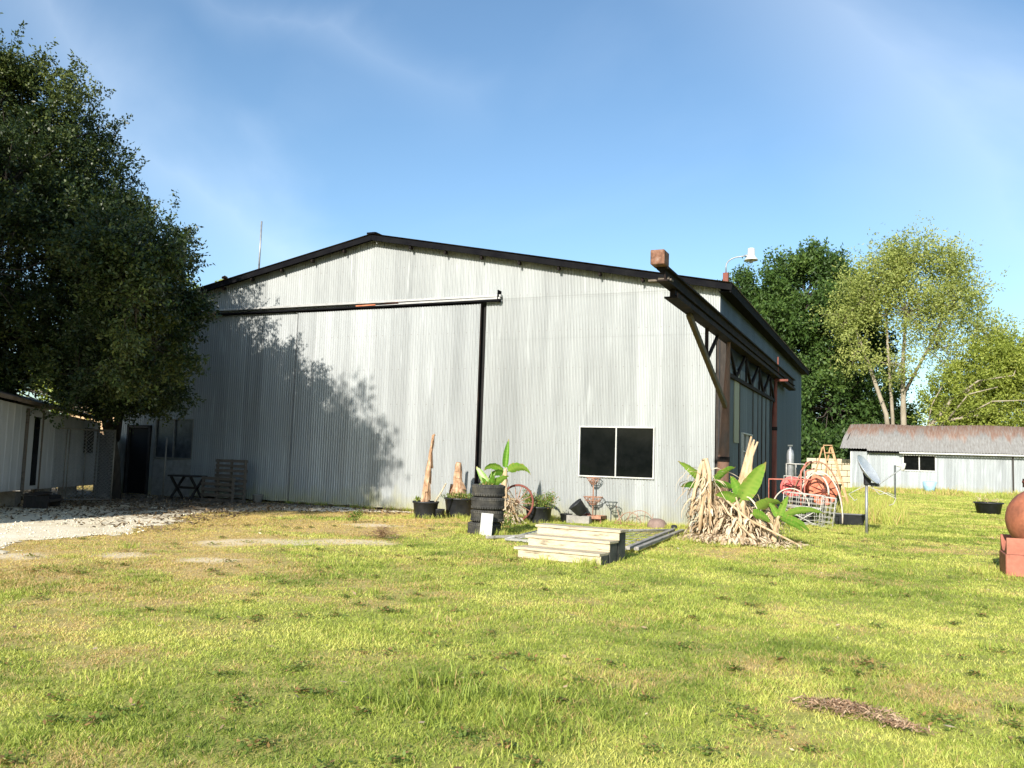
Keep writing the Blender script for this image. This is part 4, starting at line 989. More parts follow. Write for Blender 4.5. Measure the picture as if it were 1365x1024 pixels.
# ------------------------------------------------------------------ heap of dead banana leaves at the corner
hp = thing('dead_leaf_heap', (1.0, -2.6, 0), 'pale heap of dried banana leaves and stalks at the warehouse corner', 'leaf heap')
dead_skirt((.46, -2.5), 700, .42, .02, .85, .34, .05, hp, fan=1., tint=.62)
dead_skirt((1.15, -2.75), 620, .50, .02, .55, .36, .05, hp, fan=1., tint=.66)
dead_skirt((1.55, -2.5), 260, .30, .2, .75, .4, .04, hp, fan=.6, tint=.6)
dead_skirt((.85, -3.0), 850, .90, .01, .16, .26, .05, hp, fan=1.1, tint=.72)
dead_skirt((1.85, -3.2), 300, .7, .01, .08, .28, .04, hp, fan=1.6, tint=.7)
dead_skirt((.35, -2.6), 120, .15, .7, 1.45, .8, .028, hp, fan=.35, tint=.66)
dead_skirt((1.05, -2.6), 90, .25, .5, 1.0, .6, .028, hp, fan=.5, tint=.6)
mb = MB()
for pts_, r_ in (([(.28, -2.75, 1.70), (.36, -2.8, 1.72), (.44, -2.85, 1.45), (.46, -2.9, .9), (.50, -2.95, .3)], .05), ([(.28, -2.72, 1.70), (.22, -2.75, 1.5), (.12, -2.8, 1.0), (.05, -2.9, .5)], .05), ([(.30, -2.74, 1.68), (.34, -2.86, 1.3), (.30, -2.95, .7), (.28, -3.0, .2)], .06),
                 ([(.8, -3.0, .9), (1.3, -3.1, .5), (2.4, -3.4, .04)], .03), ([(.6, -2.9, 1.0), (.9, -3.1, .6), (1.6, -3.6, .05)], .025), ([(1.0, -2.9, 1.0), (1.15, -3.1, .5), (1.2, -3.3, .05)], .035)):
    mb.tube(pts_, [r_ * .7] + [r_] * (len(pts_) - 2) + [r_ * .6], 7)
mb.build('bent_stalks', M['stalk'], hp)
mb = MB()
for q in range(9):
    ox = random.uniform(-.13, .13); ot = random.uniform(-.10, .10)
    mb.tube([(.98 + ox, -2.3 + random.uniform(-.1, .1), .2), (1.10 + ox, -2.2, 1.2), (1.24 + ot, -2.1, 1.9 + random.random() * .38)], [.06, .05, .022], 6)
mb.build('broken_stem', M['stalk'], hp)
bb = tag(MB().box((.02, -1.9, .14), (.36, .30, .3), rz=.4, ch=.05).build('white_sack', M['white_board']), 'bleached white sack against the wall foot left of the dead leaf heap', 'sack')
bA = thing('banana_plant', (.4, -2.5, 0), 'banana shoot with leaves spreading left and right at the wall corner', 'banana plant')
stub_trunk(0, 0, 0, [(.42, -2.5, 0), (.42, -2.5, .8), (.42, -2.5, 1.25)], [.10, .08, .05], bA, 'stalk')
banana_leaf((.36, -2.5, 1.15), (-.6, -.1, .62), .85, .24, .35, .05, parent=bA, tint=.85)
banana_leaf((.36, -2.5, 1.15), (-.8, -.15, .15), .62, .2, .5, .05, parent=bA, tint=.15)
banana_leaf((.46, -2.5, 1.2), (.5, .1, .65), .62, .22, .6, .05, parent=bA, tint=.6)
banana_leaf((.46, -2.5, 1.15), (.7, -.1, .2), .5, .2, .8, .1, parent=bA, tint=.2)
bB = thing('banana_plant', (1.2, -2.85, 0), 'banana shoot with one broad upright leaf in the middle of the dead heap', 'banana plant')
stub_trunk(0, 0, 0, [(1.2, -2.85, 0), (1.18, -2.85, .5), (1.15, -2.9, .95)], [.10, .08, .05], bB, 'stalk')
banana_leaf((1.10, -2.95, .82), (.45, -.1, .85), 1.05, .40, .25, .04, parent=bB, tint=.85, roll=.5)
banana_leaf((1.10, -3.0, .85), (-.6, -.2, .5), .55, .26, .9, .05, parent=bB, tint=.65)
banana_leaf((1.12, -3.0, .95), (-.25, -.2, .9), .5, .22, .6, .05, parent=bB, tint=.5)
banana_leaf((1.45, -3.0, .68), (.7, -.2, .55), .62, .36, .7, .05, parent=bB, tint=.95, roll=.6)
banana_leaf((1.35, -3.1, .62), (.5, -.3, .0), .55, .24, .6, .1, parent=bB, tint=.6)
bC = thing('banana_plant', (1.85, -3.0, 0), 'low banana shoot with narrow arching leaves at the right of the heap', 'banana plant')
stub_trunk(0, 0, 0, [(1.8, -3.0, 0), (1.85, -3.0, .4), (1.9, -3.0, .6)], [.05, .045, .03], bC, 'stalk')
for (d_, L, w_, dr) in (((.9, 0, .5), .95, .19, .7), ((.7, -.2, .05), .75, .18, .9), ((.3, -.2, .9), .55, .15, .4), ((-.3, -.2, .8), .4, .14, .7), ((.8, -.2, -.2), .6, .15, .4)):
    banana_leaf((1.9, -3.0, .55), d_, L, w_, dr, .05, parent=bC, tint=random.uniform(.4, .8))

# ------------------------------------------------------------------ scrap by the side wall
cg = thing('wire_cage', (1.9, 4.0, 0), 'stack of white wire crates beside the side wall', 'wire cage')
def wire_box(mb, c, d, nx, nz, rr=.012, tilt=None):
    x0, y0, z0 = c; w_, dp, h_ = d; T_ = tilt or Matrix.Identity(3); cc = Vector((x0, y0, z0))
    P = lambda a, b, e: cc + T_ @ Vector((a, b, e))
    for sy in (-1, 1):
        for k in range(nx + 1): mb.tube([P(-w_ / 2 + w_ * k / nx, sy * dp / 2, 0), P(-w_ / 2 + w_ * k / nx, sy * dp / 2, h_)], rr * (1.3 if k in (0, nx) else .7), 5)
        for k in range(nz + 1): mb.tube([P(-w_ / 2, sy * dp / 2, h_ * k / nz), P(w_ / 2, sy * dp / 2, h_ * k / nz)], rr * (1.3 if k in (0, nz) else .7), 5)
    for sx in (-1, 1):
        for k in range(nz + 1): mb.tube([P(sx * w_ / 2, -dp / 2, h_ * k / nz), P(sx * w_ / 2, dp / 2, h_ * k / nz)], rr * .8, 5)
mb = MB(); wire_box(mb, (1.75, 4.0, .05), (1.0, .6, .45), 5, 4, .010); wire_box(mb, (1.75, 3.85, .52), (1.05, .6, .36), 6, 3, .010, Matrix.Rotation(.07, 3, 'Y')); mb.build('crate', M['wire_white'], cg)
mb = MB(); wire_box(mb, (2.35, 3.6, .02), (.35, .5, .8), 3, 6, .009, Matrix.Rotation(.12, 3, 'Y')); mb.tube([(1.3, 3.55, .45), (2.1, 3.5, .05)], .016, 5); mb.tube([(1.5, 3.5, .05), (2.2, 3.5, .5)], .016, 5); mb.build('side_panel', M['wire_white'], cg)
bx = tag(MB().lathe([(0, 0), (.27, 0), (.30, .75), (.31, .78), (.27, .78), (.25, .05)], (1.65, 4.75, 0), 24).build('dark_barrel', M['black_plastic']), 'black barrel standing behind the white wire crates', 'barrel')
def reel(x, y, z, r, w_, mat, lab, nm='hose_reel', ry=0.):
    t_ = thing(nm, (x, y, z), lab, 'reel'); Mx = Matrix.Rotation(ry, 3, 'Z') @ Matrix.Rotation(PI / 2, 3, 'X')
    MB().lathe([(0, -w_ / 2), (r * .86, -w_ / 2), (r * .86, w_ / 2), (0, w_ / 2)], (x, y, z), 28, M=Mx).build('drum', M[mat], t_)
    for sg in (-1, 1):
        MB().lathe([(r * .55, sg * w_ / 2), (r * 1.02, sg * w_ / 2 * 1.05), (r * 1.05, sg * w_ / 2 * 1.12), (r * 1.0, sg * w_ / 2 * 1.2), (r * .55, sg * w_ / 2 * 1.1)], (x, y, z), 28, M=Mx).build('flange', M[mat], t_)
    mb = MB()
    for k in range(5):
        a = PI * k / 5 + .3; d_ = Mx @ Vector((math.cos(a) * r, math.sin(a) * r, 0)); f_ = Mx @ Vector((0, 0, w_ / 2 * 1.25)); mb.tube([Vector((x, y, z)) + f_ - d_, Vector((x, y, z)) + f_ + d_], .012, 5)
    mb.build('spokes', M['rust_red'], t_); return t_
reel(1.30, 5.2, 1.02, .30, .35, 'red_paint', 'faded red drum reel perched behind the white wire crates', ry=.3)
reel(2.05, 5.6, .95, .42, .4, 'orange_red', 'large faded orange red reel right of the red drum', ry=.5)
hs = thing('metal_hoops', (1.7, 4.6, 0), 'bleached metal hoops arched over the red reels', 'hoops')
def hoop(x, y, z0, r, h_, mat, rr=.02, ry=0): 
    return MB().tube([(x + r * math.cos(a) * math.cos(ry), y + r * math.cos(a) * math.sin(ry), z0 + h_ * math.sin(a)) for a in np.linspace(-.1, PI + .1, 20)], rr, 6).build('hoop', M[mat], hs)
hoop(1.35, 4.4, .45, .50, .55, 'wire_pale'); hoop(2.1, 4.7, .2, .62, 1.3, 'wire_pale', .022); hoop(2.0, 5.1, .3, .70, 1.5, 'rust_light', .022, .2); hoop(1.95, 4.95, .9, .38, .55, 'wire_pale', .03)
cf = thing('red_frame', (1.3, 4.6, 0), 'red tubular cart frame in front of the reels', 'cart frame')
mb = MB(); mb.tube([(.72, 4.5, .55), (.72, 4.5, 1.25), (1.9, 4.5, 1.27)], .022, 6); mb.tube([(1.62, 4.4, .4), (1.62, 4.4, 1.5), (1.75, 4.6, 1.75), (1.85, 5.0, 1.8)], .022, 6); mb.tube([(1.70, 4.4, .6), (1.74, 4.5, 1.5), (1.95, 4.8, 1.6)], .018, 6); mb.build('tubing', M['wire_red'], cf)
mb = MB(); mb.tube([(1.15, 4.45, 1.2), (1.15, 4.45, 1.36), (1.35, 4.45, 1.36), (1.35, 4.45, 1.2)], .014, 6); mb.build('handle', M['wire_white'], cf)
tb_ = thing('wire_table', (1.15, 7.5, 0), 'thin grey wire rack standing against the dark side wall', 'rack')
mb = MB(); wire_box(mb, (1.15, 7.6, 1.3), (.55, .3, .42), 2, 1, .014); 
for sx in (-1, 1):
    for sy in (-1, 1): mb.tube([(1.15 + sx * .27, 7.6 + sy * .15, 0), (1.15 + sx * .27, 7.6 + sy * .15, 1.3)], .013, 5)
mb.build('wire_frame', M['wire_white'], tb_)
gc_ = thing('gas_cylinder', (.95, 7.6, 1.31), 'slim silver gas cylinder standing on the wire rack', 'gas cylinder')
MB().lathe([(0, 0), (.10, 0), (.115, .03), (.115, .72), (.09, .84), (.035, .90), (.035, .96), (0, .96)], (.98, 7.6, 1.31), 20).build('body', M['steel_grey'], gc_)
MB().box((.98, 7.6, 2.31), (.16, .03, .05), ch=.005).build('valve', M['wire_dark'], gc_)
# stepladder
ld = thing('stepladder', (1.65, 14.5, 0), 'open wooden stepladder behind the scrap pile', 'stepladder')
lx, ly = 1.65, 14.5
for sg in (-1, 1):
    MB().beam((lx - .02 + sg * .14, ly, 2.5), (lx + .55 + sg * .28, ly - .2, 0), .035, .09).build('front_rail', M['ladder'], ld)
    MB().beam((lx - .06 + sg * .14, ly + .05, 2.45), (lx - .62 + sg * .26, ly + .3, 0), .03, .05).build('rear_rail', M['ladder'], ld)
for k in range(8):
    t = (k + 1) / 9; cx_ = lx + .55 * t; zz = 2.5 * (1 - t); hw = .14 + .14 * t
    MB().box((cx_, ly - .2 * t, zz), (hw * 2, .10, .03)).build('step', M['ladder'], ld)
MB().box((lx, ly, 2.52), (.34, .2, .03), ch=.004).build('top_step', M['ladder'], ld)
# tubs
t1 = thing('green_tub', (1.95, 9.2, 0), 'dark green tub overgrown with tall grass below the stepladder', 'tub')
MB().lathe([(0, 0), (.38, 0), (.45, 1.05), (.48, 1.06), (.48, 1.10), (.43, 1.10), (.38, .1)], (1.98, 9.3, 0), 28).build('body', M['green_tub'], t1)
t2 = thing('black_trough', (2.9, 5.4, 0), 'flared black feed trough lying on the lawn left of the satellite dish', 'trough')
mb = MB(); zt, w0, w1, d0, d1 = .30, .36, .46, .2, .28
for (inn, zb) in ((0, .03), (.025, .06)):
    pass
vs = []
for (w_, d_, z_) in ((w0, d0, .02), (w1, d1, zt), (w1 + .03, d1 + .03, zt), (w1 + .03, d1 + .03, zt + .02), (w1 - .02, d1 - .02, zt + .02), (w0 - .02, d0 - .02, .05)):
    vs += [(2.87 + sx * w_, 5.3 + sy * d_, z_) for (sx, sy) in ((-1, -1), (1, -1), (1, 1), (-1, 1))]
fs = [(i * 4 + k, i * 4 + (k + 1) % 4, (i + 1) * 4 + (k + 1) % 4, (i + 1) * 4 + k) for i in range(5) for k in range(4)] + [(20, 21, 22, 23), (3, 2, 1, 0)]
mb.add(vs, fs); mb.build('body', M['black_plastic'], t2)
t3 = thing('black_tub', (7.51, 18.3, 0), 'round black tub of soil and dry weeds on the far lawn before the shed', 'tub')
MB().lathe([(0, 0), (.42, 0), (.50, .40), (.56, .41), (.56, .46), (.48, .46), (.44, .1)], (7.5, 18.3, 0), 30).build('body', M['black_plastic'], t3)
weed_leaves([(7.3, 18.3, .5), (7.7, 18.3, .48)], 90, .16, (.15, .12, .05), t3, 'dry_plants', mat='dead_leaf', tint=.5, up=.8, Wf=.12); MB().disc((7.5, 18.3, .40), .46, 20).build('soil', M['rust_light'], t3)
tag(MB().lathe([(0, 0), (.32, 0), (.42, .5), (.50, .85), (.46, .88), (.28, .9), (0, .9)], (6.35, 50.6, 0), 20, wob=.06).build('blue_tub', M['blue_plastic']), 'small pale blue plastic tub in the weeds below the shed window', 'tub')
# satellite dish
dh = thing('satellite_dish', (3.43, 1.98, 0), 'grey satellite dish on a short steel post in the lawn', 'satellite dish')
px, py = 3.43, 1.98
MB().tube([(px, py, 0), (px, py, 1.30)], .035, 12).build('post', M['steel_grey'], dh)
nrm = Vector((.80, -.22, .56)).normalized(); u_ = nrm.cross(Vector((0, 0, 1))).normalized(); v_ = u_.cross(nrm)
Md = Matrix((u_, v_, nrm)).transposed(); dc_ = Vector((px - .02, py - .02, 1.56))
R0 = .43; prof = [(R0 * t, .13 * t * t) for t in (0.001, .2, .4, .6, .8, .95, 1)] + [(R0 * 1.01, .135), (R0 * .99, .115)] + [(R0 * t, .13 * t * t - .014) for t in (.8, .5, .2, .001)]
MB().lathe(prof, dc_ - nrm * .03, 36, M=Md).build('reflector', M['dish_mesh'], dh)
mb = MB(); mb.box((px + .02, py, 1.32), (.16, .14, .20), rz=.3, ch=.02); mb.tube([(px, py, 1.28), tuple(dc_ - nrm * .04)], .04, 8); mb.box((px + .20, py - .04, 1.24), (.2, .08, .09), rz=-.2, ch=.01); mb.build('mount', M['black_plastic'], dh)
tip = dc_ + Vector((.86, -.16, .14)); lo = dc_ + Vector((.26, -.05, -.34))
MB().tube([lo - Vector((.1, 0, 0)), lo, tip - Vector((.06, 0, .06)), tip], .014, 7).build('feed_arm', M['steel_grey'], dh)
mb = MB(); mb.tube([tip - Vector((.02, 0, .09)), tip + Vector((.03, 0, .10))], [.05, .045], 10); mb.tube([tip + Vector((0, 0, .02)), tip + Vector((-.14, 0, .05))], [.035, .045], 10); mb.build('receiver', M['lamp_white'], dh)
mb = MB()
mb.tube([(px, py, 1.22), (px - .30, py, 1.05), (px - .42, py, .98), (px - .28, py, .82), (px - .22, py, .86)], .010, 5); mb.tube([(px + .1, py, 1.16), (px + .35, py, 1.08), (px + .68, py, .92), (px + .62, py, .78), (px + .52, py, .74)], .010, 5)
mb.tube([(px + .1, py, 1.22), (px + .3, py, 1.0), (px + .5, py, 1.05), (px + .66, py, .98)], .008, 5); mb.build('cables', M['wire_white'], dh)
pq = thing('steel_stake', (5.2, 14., 0), 'thin dark stake standing upright in front of the shed wall', 'stake')
MB().tube([(4.05, 54 - 34, 0), (4.05, 54 - 34, 1.85)], .045, 6).build('stake', M['wire_dark'], pq)
pq.location = (5.2, 14., 0)

# ------------------------------------------------------------------ rusty tank
tk = thing('rusty_tank', (6.9, -5.3, 0), 'rust orange horizontal steel tank on a block base at the right edge', 'tank')
r_ = .52; cxk = 6.27; prof = [(.001, -r_)] + [(r_ * math.sin(a), -r_ * math.cos(a)) for a in np.linspace(.1, PI / 2, 14)] + [(r_, .5), (r_ * 1.004, .5), (r_ * 1.004, .53), (r_, .53), (r_, 2.0)] + [(r_ * math.cos(a), 2.0 + r_ * math.sin(a)) for a in np.linspace(.1, PI / 2 - .01, 12)]
MB().lathe(prof, (cxk, -5.3, .88), 56, M=Matrix.Rotation(PI / 2, 3, 'Y')).build('shell', M['tank'], tk)
MB().box((6.20, -5.33, .17), (1.0, .95, .34), ch=.012).build('base', M['tank_base'], tk)
mq = MB(); mq.box((7.75, -5.3, .40), (.12, .9, .12)); mq.box((7.75, -4.95, .5), (.12, .14, .26)); mq.box((7.75, -5.65, .5), (.12, .14, .26)); mq.build('cradle', M['tank_base'], tk)
MB().box((7.75, -5.33, .17), (.6, .95, .34), ch=.012).build('base', M['tank_base'], tk)
mb = MB(); N_ = 14; vs = []
for yy in (-5.86 + .03, -4.80):
    for i in range(N_ + 1):
        t = i / N_; yv = 0
    pass
for xx in (5.72, 6.68):
    prof2 = [(-.46, .344), (.46, .344), (.46, .60)] + [(.50 * math.sin(a), .88 - .53 * math.cos(a)) for a in np.linspace(1.0, -1.0, 13)] + [(-.46, .60)]
    b0 = len(vs); vs += [(xx, -5.3 + a, b) for a, b in prof2]
K = len(vs) // 2
mb.add(vs, [tuple(range(K)), tuple(range(K, 2 * K))[::-1]] + [(i, (i + 1) % K, K + (i + 1) % K, K + i) for i in range(K)]); mb.build('saddle', M['tank_base'], tk)
mb = MB(); mb.lathe([(.10, 0), (.10, .10), (.13, .10), (.13, .14), (0, .14)], (6.13, -5.3, 1.37), 18); mb.box((6.05, -5.3, 1.47), (.05, .28, .14)); mb.build('fitting', M['rust_red'], tk)

# ------------------------------------------------------------------ shed behind
sh = thing('shed', (7, 57, 0), 'low pale corrugated shed with a rust streaked tin roof across the lawn', 'shed')
corr('front_wall', 'galv_shed', .64, 16.0, 3.12, 54.7, holes=((4.55, 6.95, 1.65, 2.93),), pitch=.20, amp=.028, parent=sh, zrows=())
corr('side_wall', 'galv_shed', 54.7, 63.0, 3.15, .64, axis='Y', pitch=.20, amp=.028, parent=sh, zrows=())
mb = MB(); mb.box((16.0, 58.8, 1.55), (.05, 8.2, 3.1)); mb.box((8.3, 63, 1.55), (15.3, .05, 3.1)); mb.add([(.64, 54.75, 3.1), (.64, 63, 3.1), (.64, 58.8, 5.4)], [(0, 1, 2)]); mb.build('rear_wall', M['galv_shed'], sh)
window(4.55, 6.95, 1.65, 2.93, 54.7, 'glass', parent=sh, bw=.09)
tag(MB().box((2.0, 54.60, 1.55), (.05, .05, 3.0)).build('corner_trim', M['white_frame'], sh))
tag(MB().box((.68, 54.60, 1.55), (.10, .08, 3.05)).build('corner_trim', M['white_frame'], sh))
mb = MB(); N_ = 560; V_ = []
for i in range(N_ + 1):
    xx = -.15 + 16.6 * i / N_; lift = .0 if xx > 4.4 else .14 * (1 - abs(xx - 2.2) / 2.2) - .10; sag = .05 * math.sin(xx * .8)
    o_ = .02 * math.cos(xx * 2 * PI / .2)
    V_ += [(xx, 54.05 + (.15 if xx < 1.9 else 0), 3.17 + o_ + (.16 if xx < 1.9 else 0) - (.0 if xx > 4.4 or xx < 1.9 else .0)), (xx + .15, 56.4, 4.30 + o_ + sag * .5), (xx + .6, 58.8, 5.52 + o_ + sag), (xx + .6, 63.5, 3.1 + o_)]
mb.add(V_, [(4 * i + k, 4 * i + 4 + k, 4 * i + 5 + k, 4 * i + 1 + k) for i in range(N_) for k in range(3)], True)
rfs = mb.build('roof', M['shed_roof'], sh)
mb = MB(); mb.box((10.4, 54.08, 3.07), (12.2, .05, .12)); mb.build('eave_trim', M['white_frame'], rfs)
mb = MB(); mb.box((3.15, 54.30, 3.08), (2.5, .05, .14)); mb.beam((.1, 54.2, 3.22), (.75, 58.8, 5.42), .05, .12); mb.build('fascia', M['fascia'], rfs)
mb = MB(); mb.box((12.25, 54.55, 1.5), (.10, .10, 3.0)); mb.build('post', M['wood_dark'], sh)
# block wall at the left of the shed, and a low pale roof beyond
bw_ = thing('block_wall', (-.9, 57, 0), 'sandy coloured block garden wall between stepladder and shed', 'wall')
for row in range(5):
    mb = MB()
    for k in range(5):
        mb.box((-2.6 + k * .82 + (.4 if row % 2 else 0), 57.0, .24 + row * .5), (.79, .3, .47), ch=.03)
    mb.build('block_course', M['tan_block'], bw_)

# ------------------------------------------------------------------ left side: trailer, kennel, fence, pallets
A = Vector((-14.41, -8.5, 0)); Bv = Vector((-18.75, -2.15, 0)); dv = (Bv - A).normalized(); nv = Vector((dv.y, -dv.x, 0)) * 1.0
if nv.x < 0: nv = -nv      # faces the yard
A0 = A - dv * 4.5
tr = thing('trailer', tuple((A0 + Bv) / 2 - nv * 1.3), 'white ribbed mobile office trailer in the shade of the big tree', 'trailer')
def tz_(s, hi): 
    L_ = (Bv - A).length; t = s / L_; return (2.54 - .24 * t) if hi else (.47 - .10 * t)
V_ = []; Fq = []; L_ = (Bv - A0).length; N_ = int(L_ / .05)
for i in range(N_ + 1):
    s = L_ * i / N_; p = A0 + dv * s; o_ = .012 if (s % .40) < .05 else 0; p = p + nv * o_; ss = s - 4.5
    V_ += [(p.x, p.y, tz_(ss, False)), (p.x, p.y, tz_(ss, True))]
Fq = [(2 * i, 2 * i + 2, 2 * i + 3, 2 * i + 1) for i in range(N_)]
mb = MB(); mb.add(V_, Fq)
# end and back
e0 = Bv; e1 = Bv - nv * 2.6; b1 = A0 - nv * 2.6
mb.add([(e0.x, e0.y, .37), (e1.x, e1.y, .37), (e1.x, e1.y, 2.3), (e0.x, e0.y, 2.3)], [(0, 1, 2, 3)]); mb.add([(e1.x, e1.y, .37), (b1.x, b1.y, .6), (b1.x, b1.y, 2.7), (e1.x, e1.y, 2.3)], [(0, 1, 2, 3)]); mb.add([(A0.x, A0.y, .6), (b1.x, b1.y, .6), (b1.x, b1.y, 2.7), (A0.x, A0.y, 2.7)], [(0, 1, 2, 3)])
mb.add([(A0.x, A0.y, .6), (e0.x, e0.y, .37), (e1.x, e1.y, .37), (b1.x, b1.y, .6)], [(0, 1, 2, 3)])
mb.build('body', M['siding'], tr)
o1 = A0 + nv * .25 - dv * .2; o2 = Bv + nv * .25 + dv * .2; o3 = o2 - nv * 3.1; o4 = o1 - nv * 3.1; mid1 = (o1 + o4) / 2; mid2 = (o2 + o3) / 2
mb = MB(); q8 = [(o1.x, o1.y, 2.70), (o2.x, o2.y, 2.30), (mid2.x, mid2.y, 2.72), (mid1.x, mid1.y, 3.12), (o4.x, o4.y, 2.70), (o3.x, o3.y, 2.30)]
q8 += [(x_, y_, z_ + .09) for x_, y_, z_ in q8]
mb.add(q8, [(0, 1, 2, 3), (3, 2, 5, 4), (6, 9, 8, 7), (9, 10, 11, 8), (0, 6, 7, 1), (1, 7, 8, 2), (2, 8, 11, 5), (5, 11, 10, 4), (4, 10, 9, 3), (3, 9, 6, 0)]); mb.build('roof', M['roof'], tr)
def on_tr(px_s, z, out=.03): p = A + dv * px_s + nv * out; return (p.x, p.y, z)
rzt = math.atan2(dv.y, dv.x)
def trb(s0, s1, z0, z1, out, th, nm, mt, par=tr): return MB().box(on_tr((s0 + s1) / 2, (z0 + z1) / 2, out), (s1 - s0, th, z1 - z0), rz=rzt, ch=.003).build(nm, M[mt], par)
dr_ = trb(1.5, 2.45, .45, 2.38, .02, .04, 'door', 'siding'); trb(1.42, 1.5, .4, 2.44, .03, .06, 'door_trim', 'wood_grey', tr); trb(2.45, 2.53, .4, 2.44, .03, .06, 'door_trim', 'wood_grey', tr); trb(1.9, 2.25, .55, 2.25, .05, .02, 'door_glass', 'glass', dr_)
wf = trb(6.1, 6.9, 1.35, 2.1, .03, .05, 'window', 'wood_dark'); trb(6.16, 6.84, 1.4, 2.05, .06, .01, 'pane', 'glass', wf)
for s in (0.2, 2.2, 4.4, 6.6): 
    p = A + dv * s - nv * .5; MB().box((p.x, p.y, .18), (.4, .4, .40), rz=rzt).build('pier', M['block'], tr)
stt = thing('entry_steps', on_tr(1.95, 0, .5), 'dark wooden entry steps below the trailer door', 'steps')
for k, z_ in enumerate((.36, .2)):
    MB().box(on_tr(1.95, z_, .25 + .28 * k), (1.0, .3, .05), rz=rzt).build('tread', M['wood_dark'], stt)
for sg in (-.45, .45): MB().box(on_tr(1.95 + sg, .16, .35), (.05, .55, .32), rz=rzt).build('stringer', M['wood_dark'], stt)
# kennel
kn = thing('chain_link_kennel', (-17.4, -4.6, 0), 'chain link dog kennel of thin grey tubes beside the trailer', 'kennel')
kc = [Vector((-16.45, -5.75, 0)), Vector((-16.1, -3.75, 0)), Vector((-18.3, -3.4, 0)), Vector((-18.6, -5.4, 0))]
kc = [Vector((-16.6, -5.9, 0)), Vector((-15.75, -4.2, 0)), Vector((-17.6, -3.2, 0)), Vector((-18.4, -4.9, 0))]
for i in range(4):
    a, b = kc[i], kc[(i + 1) % 4]
    mb = MB(); mb.tube([a + Vector((0, 0, .0)), a + Vector((0, 0, 2.05))], .026, 8); mb.build('post', M['grey_post'], kn)
    mb = MB()
    for z_ in (.12, 2.02): mb.tube([a + Vector((0, 0, z_)), b + Vector((0, 0, z_))], .02, 6)
    if i == 0:
        for t in (.36, .40, .62): mb.tube([a.lerp(b, t), a.lerp(b, t) + Vector((0, 0, 2.0))], .017, 6)
    mb.build('rail', M['grey_post'], kn)
    mb = MB(); L_ = (b - a).length; nn = int((L_ + 1.9) / .10)
    for q in range(nn):
        for sg in (0, 1):
            s0 = -1.9 + q * .10; p0, p1 = (s0, .12), (s0 + 1.9, 2.02)
            if p0[0] < 0: p0 = (0, .12 - s0)
            if p1[0] > L_: p1 = (L_, 2.02 - (s0 + 1.9 - L_))
            if p1[0] <= p0[0]: continue
            if sg: p0, p1 = (L_ - p0[0], p0[1]), (L_ - p1[0], p1[1])
            A1 = a + (b - a) * p0[0] / L_; B1 = a + (b - a) * p1[0] / L_
            mb.tube([(A1.x, A1.y, p0[1]), (B1.x, B1.y, p1[1])], .0035, 3, cap=False)
    mb.build('mesh_panel', M['steel_grey'], kn)
# fence of dark boards between trailer and warehouse
fc = thing('board_fence', (-20.5, -.8, 0), 'dark vertical board fence between the trailer and the warehouse', 'fence')
f0, f1 = Vector((-19.6, -2.0, 0)), Vector((-19.95, -.15, 0)); f0 = Vector((-18.95, -1.9, 0)); f1 = Vector((-20.35, -.12, 0))
mb = MB(); n_ = 15
for k in range(n_):
    p = f0.lerp(f1, (k + .5) / n_); mb.box((p.x, p.y, .95 + random.uniform(-.02, .02)), (.15, .025, 1.95), rz=math.atan2((f1 - f0).y, (f1 - f0).x))
mb.build('boards', M['wood_dark'], fc)
for k in range(3):
    p = f0.lerp(f1, k / 2) + Vector((-.09, 0, 0)); MB().box((p.x, p.y, 1.0), (.1, .1, 2.0)).build('post', M['wood_dark'], fc)
wpst = tag(MB().tube([(-15.9, -2.2, 0), (-15.88, -2.2, 1.9)], .025, 8).build('steel_post', M['grey_post']), 'lone thin grey steel post before the dark doorway', 'post')
# pallets
def pallet(name, x, y, w_, h_, lab, n_s):
    t_ = thing(name, (x, y, 0), lab, 'pallet', 'weathered wooden pallets stood on edge by the wall')
    for k in range(n_s):
        z_ = .05 + (h_ - .1) * k / (n_s - 1)
        MB().box((x + random.uniform(-.01, .01), y - .06, z_), (w_, .02, .085), M=Matrix.Rotation(random.uniform(-.008, .008), 3, 'Y'), ch=.003).build('slat', M['wood_grey'], t_)
        if k % 2 == 0: MB().box((x, y + .06, z_), (w_, .02, .085), ch=.003).build('slat', M['wood_grey'], t_)
    for sx in (-1, 0, 1): MB().box((x + sx * (w_ / 2 - .03), y, h_ / 2), (.04, .09, h_), ch=.003).build('stringer', M['wood_grey'], t_)
    return t_
pallet('pallet', -14.62, -1.30, 1.22, .76, 'lower front pallet stood on edge under the shadowed wall', 5)
pallet('pallet', -14.45, -.95, 1.15, 1.30, 'taller rear pallet stood on edge against the sliding door', 9)
bu = thing('metal_bucket', (-13.55, -.75, 0), 'small grey bucket at the foot of the shadowed wall right of the pallets', 'bucket')
MB().lathe([(0, 0), (.12, 0), (.16, .26), (.17, .27), (.155, .27), (.115, .02)], (-13.55, -.75, 0), 24).build('body', M['block'], bu)
MB().tube([(-13.55 + .16 * math.cos(a), -.75 - .05 * math.sin(a), .26 + .03 * math.sin(a)) for a in np.linspace(0, PI, 9)], .005, 5).build('handle', M['wire_dark'], bu)
tb = thing('dark_table', (-15.9, -1.25, 0), 'dark cross-legged work table left of the pallets', 'table')
MB().box((-15.95, -1.2, .74), (1.0, .65, .05), ch=.005).build('table_top', M['wood_dark'], tb)
for sx in (-1, 1):
    for sg in (-1, 1): MB().beam((-15.95 + sx * .4, -1.2 - sg * .28, .72), (-15.95 + sx * .4, -1.2 + sg * .28, 0), .05, .07).build('leg', M['wood_dark'], tb)
MB().box((-15.95, -1.2, .38), (.8, .06, .07)).build('stretcher', M['wood_dark'], tb)

